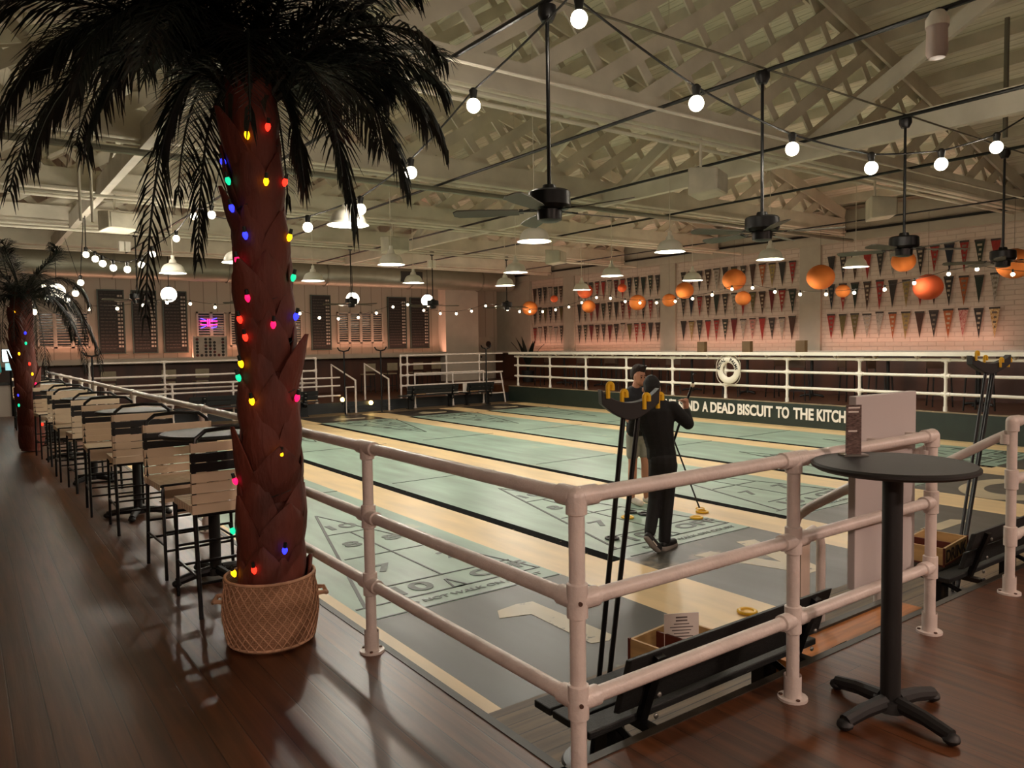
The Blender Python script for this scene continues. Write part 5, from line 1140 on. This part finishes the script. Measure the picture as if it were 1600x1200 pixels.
blend('hair', [[((-.02, .01, 1.665), (.085, .085)), ((-.012, .0, 1.70), (.085, .085)), ((.02, -.03, 1.715), (.065, .06))], [((-.055, .035, 1.62), (.045, .055)), ((-.06, .03, 1.68), (.05, .06))]] + [[((.01 + .06 * math.cos(q * 1.7), -.01 + .06 * math.sin(q * 1.7), 1.735 + .012 * math.sin(q * 3.1)), .020), ((.03 + .06 * math.cos(q * 1.7), -.03 + .06 * math.sin(q * 1.7), 1.752 + .01 * math.sin(q * 2.3)), .013)] for q in range(14)], mat('brown_hair', '2a1a10', .8, var=.3, scale=40, bump=.6), p2, B2, .010)
for a in (((-.10, .02), (-.01, -.13)), ((.085, .04), (.19, -.09))):
    blend('shoe', [[((a[0][0], a[0][1], .055), (.045, .045)), (((a[0][0] + a[1][0]) / 2, (a[0][1] + a[1][1]) / 2, .05), (.045, .045)), ((a[1][0], a[1][1], .038), (.042, .04))]], mat('white_trainer', 'd8cfc2', .5), p2, B2, .008)
fdir = (U * .50 - V * .86 + Z * -.15).normalized(); sdir = (U * .86 + V * .50).normalized()
for sg in (-1, 1): MB().ell(B2 + U * .0 + V * -.02 + Z * 1.625 + fdir * .078 + sdir * sg * .028, .009, 8).build('eye', mat('eye_dark', '17100d', .2), p2)
for sg in (-1, 1): q = B2 + V * -.02 + Z * 1.648 + fdir * .080; MB().bar(q + sdir * sg * .014, q + sdir * sg * .045, .006, .007).build('eyebrow', mat('brown_hair', '1d120c'), p2)
q = B2 + V * -.03 + U * .005 + Z * 1.553 + fdir * .085; MB().bar(q - sdir * .02, q + sdir * .02, .006, .005).build('lips', mat('lips', '8a4a3e', .5), p2)
# cue pushed at the yellow disc
def L2(u, v, z): return B2 + U * u + V * v + Z * z
c2 = thing('shuffleboard_cue', 'thin dark cue held by the young man, its tip on the yellow disc', 'cue', (5.45, 4.04, .05))
hnd = L2(.33, -.15, 1.04); MB().tube([(5.45, 4.06, .05), hnd, hnd + (hnd - Vector((5.45, 4.06, .05))) * .22], .010, 8).build('shaft', BLACK, c2); MB().torus((5.45, 4.05, .045), .05, .006, n=16, m=6).build('tip', YEL, c2)
# ---- person at the left edge in teal
B3 = Vector((-1.20, 18.4, DK))
p3 = thing('person', 'person in a teal top cut off by the left picture edge, beyond the last stools', 'person', tuple(B3))
sh3 = [[((0, 0, 1.44), .06), ((0, 0, 1.53), .055)], [((0, 0, 1.56), (.075, .085)), ((0, 0, 1.64), (.082, .095)), ((0, 0, 1.69), (.07, .08))], [((.0, -.095, 1.60), .013), ((.0, -.11, 1.585), .014)], [((0, 0, 1.38), (.16, .1)), ((0, 0, .95), (.15, .1))],
       [((-.19, 0, 1.40), .055), ((-.24, 0, 1.13), .042), ((-.22, -.1, .90), .028)], [((.19, 0, 1.40), .055), ((.24, 0, 1.13), .042), ((.20, -.14, .92), .028)],
       [((-.09, 0, .9), .085), ((-.09, 0, .5), .06), ((-.09, 0, .08), .04)], [((.09, 0, .9), .085), ((.09, 0, .5), .06), ((.09, 0, .08), .04)], [((-.09, 0, .05), .035), ((-.10, -.14, .03), .03)], [((.09, 0, .05), .035), ((.10, -.14, .03), .03)]]
sh3 += hand((-.22, -.1, .90), (0, -.3, -1), (.5, 0, 0), .4) + hand((.20, -.14, .92), (0, -.3, -1), (-.5, 0, 0), .4)
blend('body', sh3, SKIN, p3, B3, .008)
blend('teal_top', [[((0, 0, 1.44), (.14, .085)), ((0, 0, 1.36), (.20, .12)), ((0, 0, .98), (.18, .13)), ((0, 0, .86), (.19, .13))], [((.19, 0, 1.40), .075), ((.235, 0, 1.15), .06)], [((-.19, 0, 1.40), .075), ((-.235, 0, 1.15), .06)]], mat('teal_cloth', '2a8f92', .8), p3, B3, .012)
blend('trousers', [[((0, 0, .93), (.165, .12)), ((0, 0, .84), (.165, .12))], [((-.09, 0, .86), .095), ((-.09, 0, .08), .06)], [((.09, 0, .86), .095), ((.09, 0, .08), .06)]], DKT, p3, B3, .012)
blend('hair', [[((0, .01, 1.63), (.088, .098)), ((0, .0, 1.69), (.083, .09))]], HAIR, p3, B3, .010)
for o in COL.objects:
    if o.name.split('.')[0] == 'paper_lantern': pass
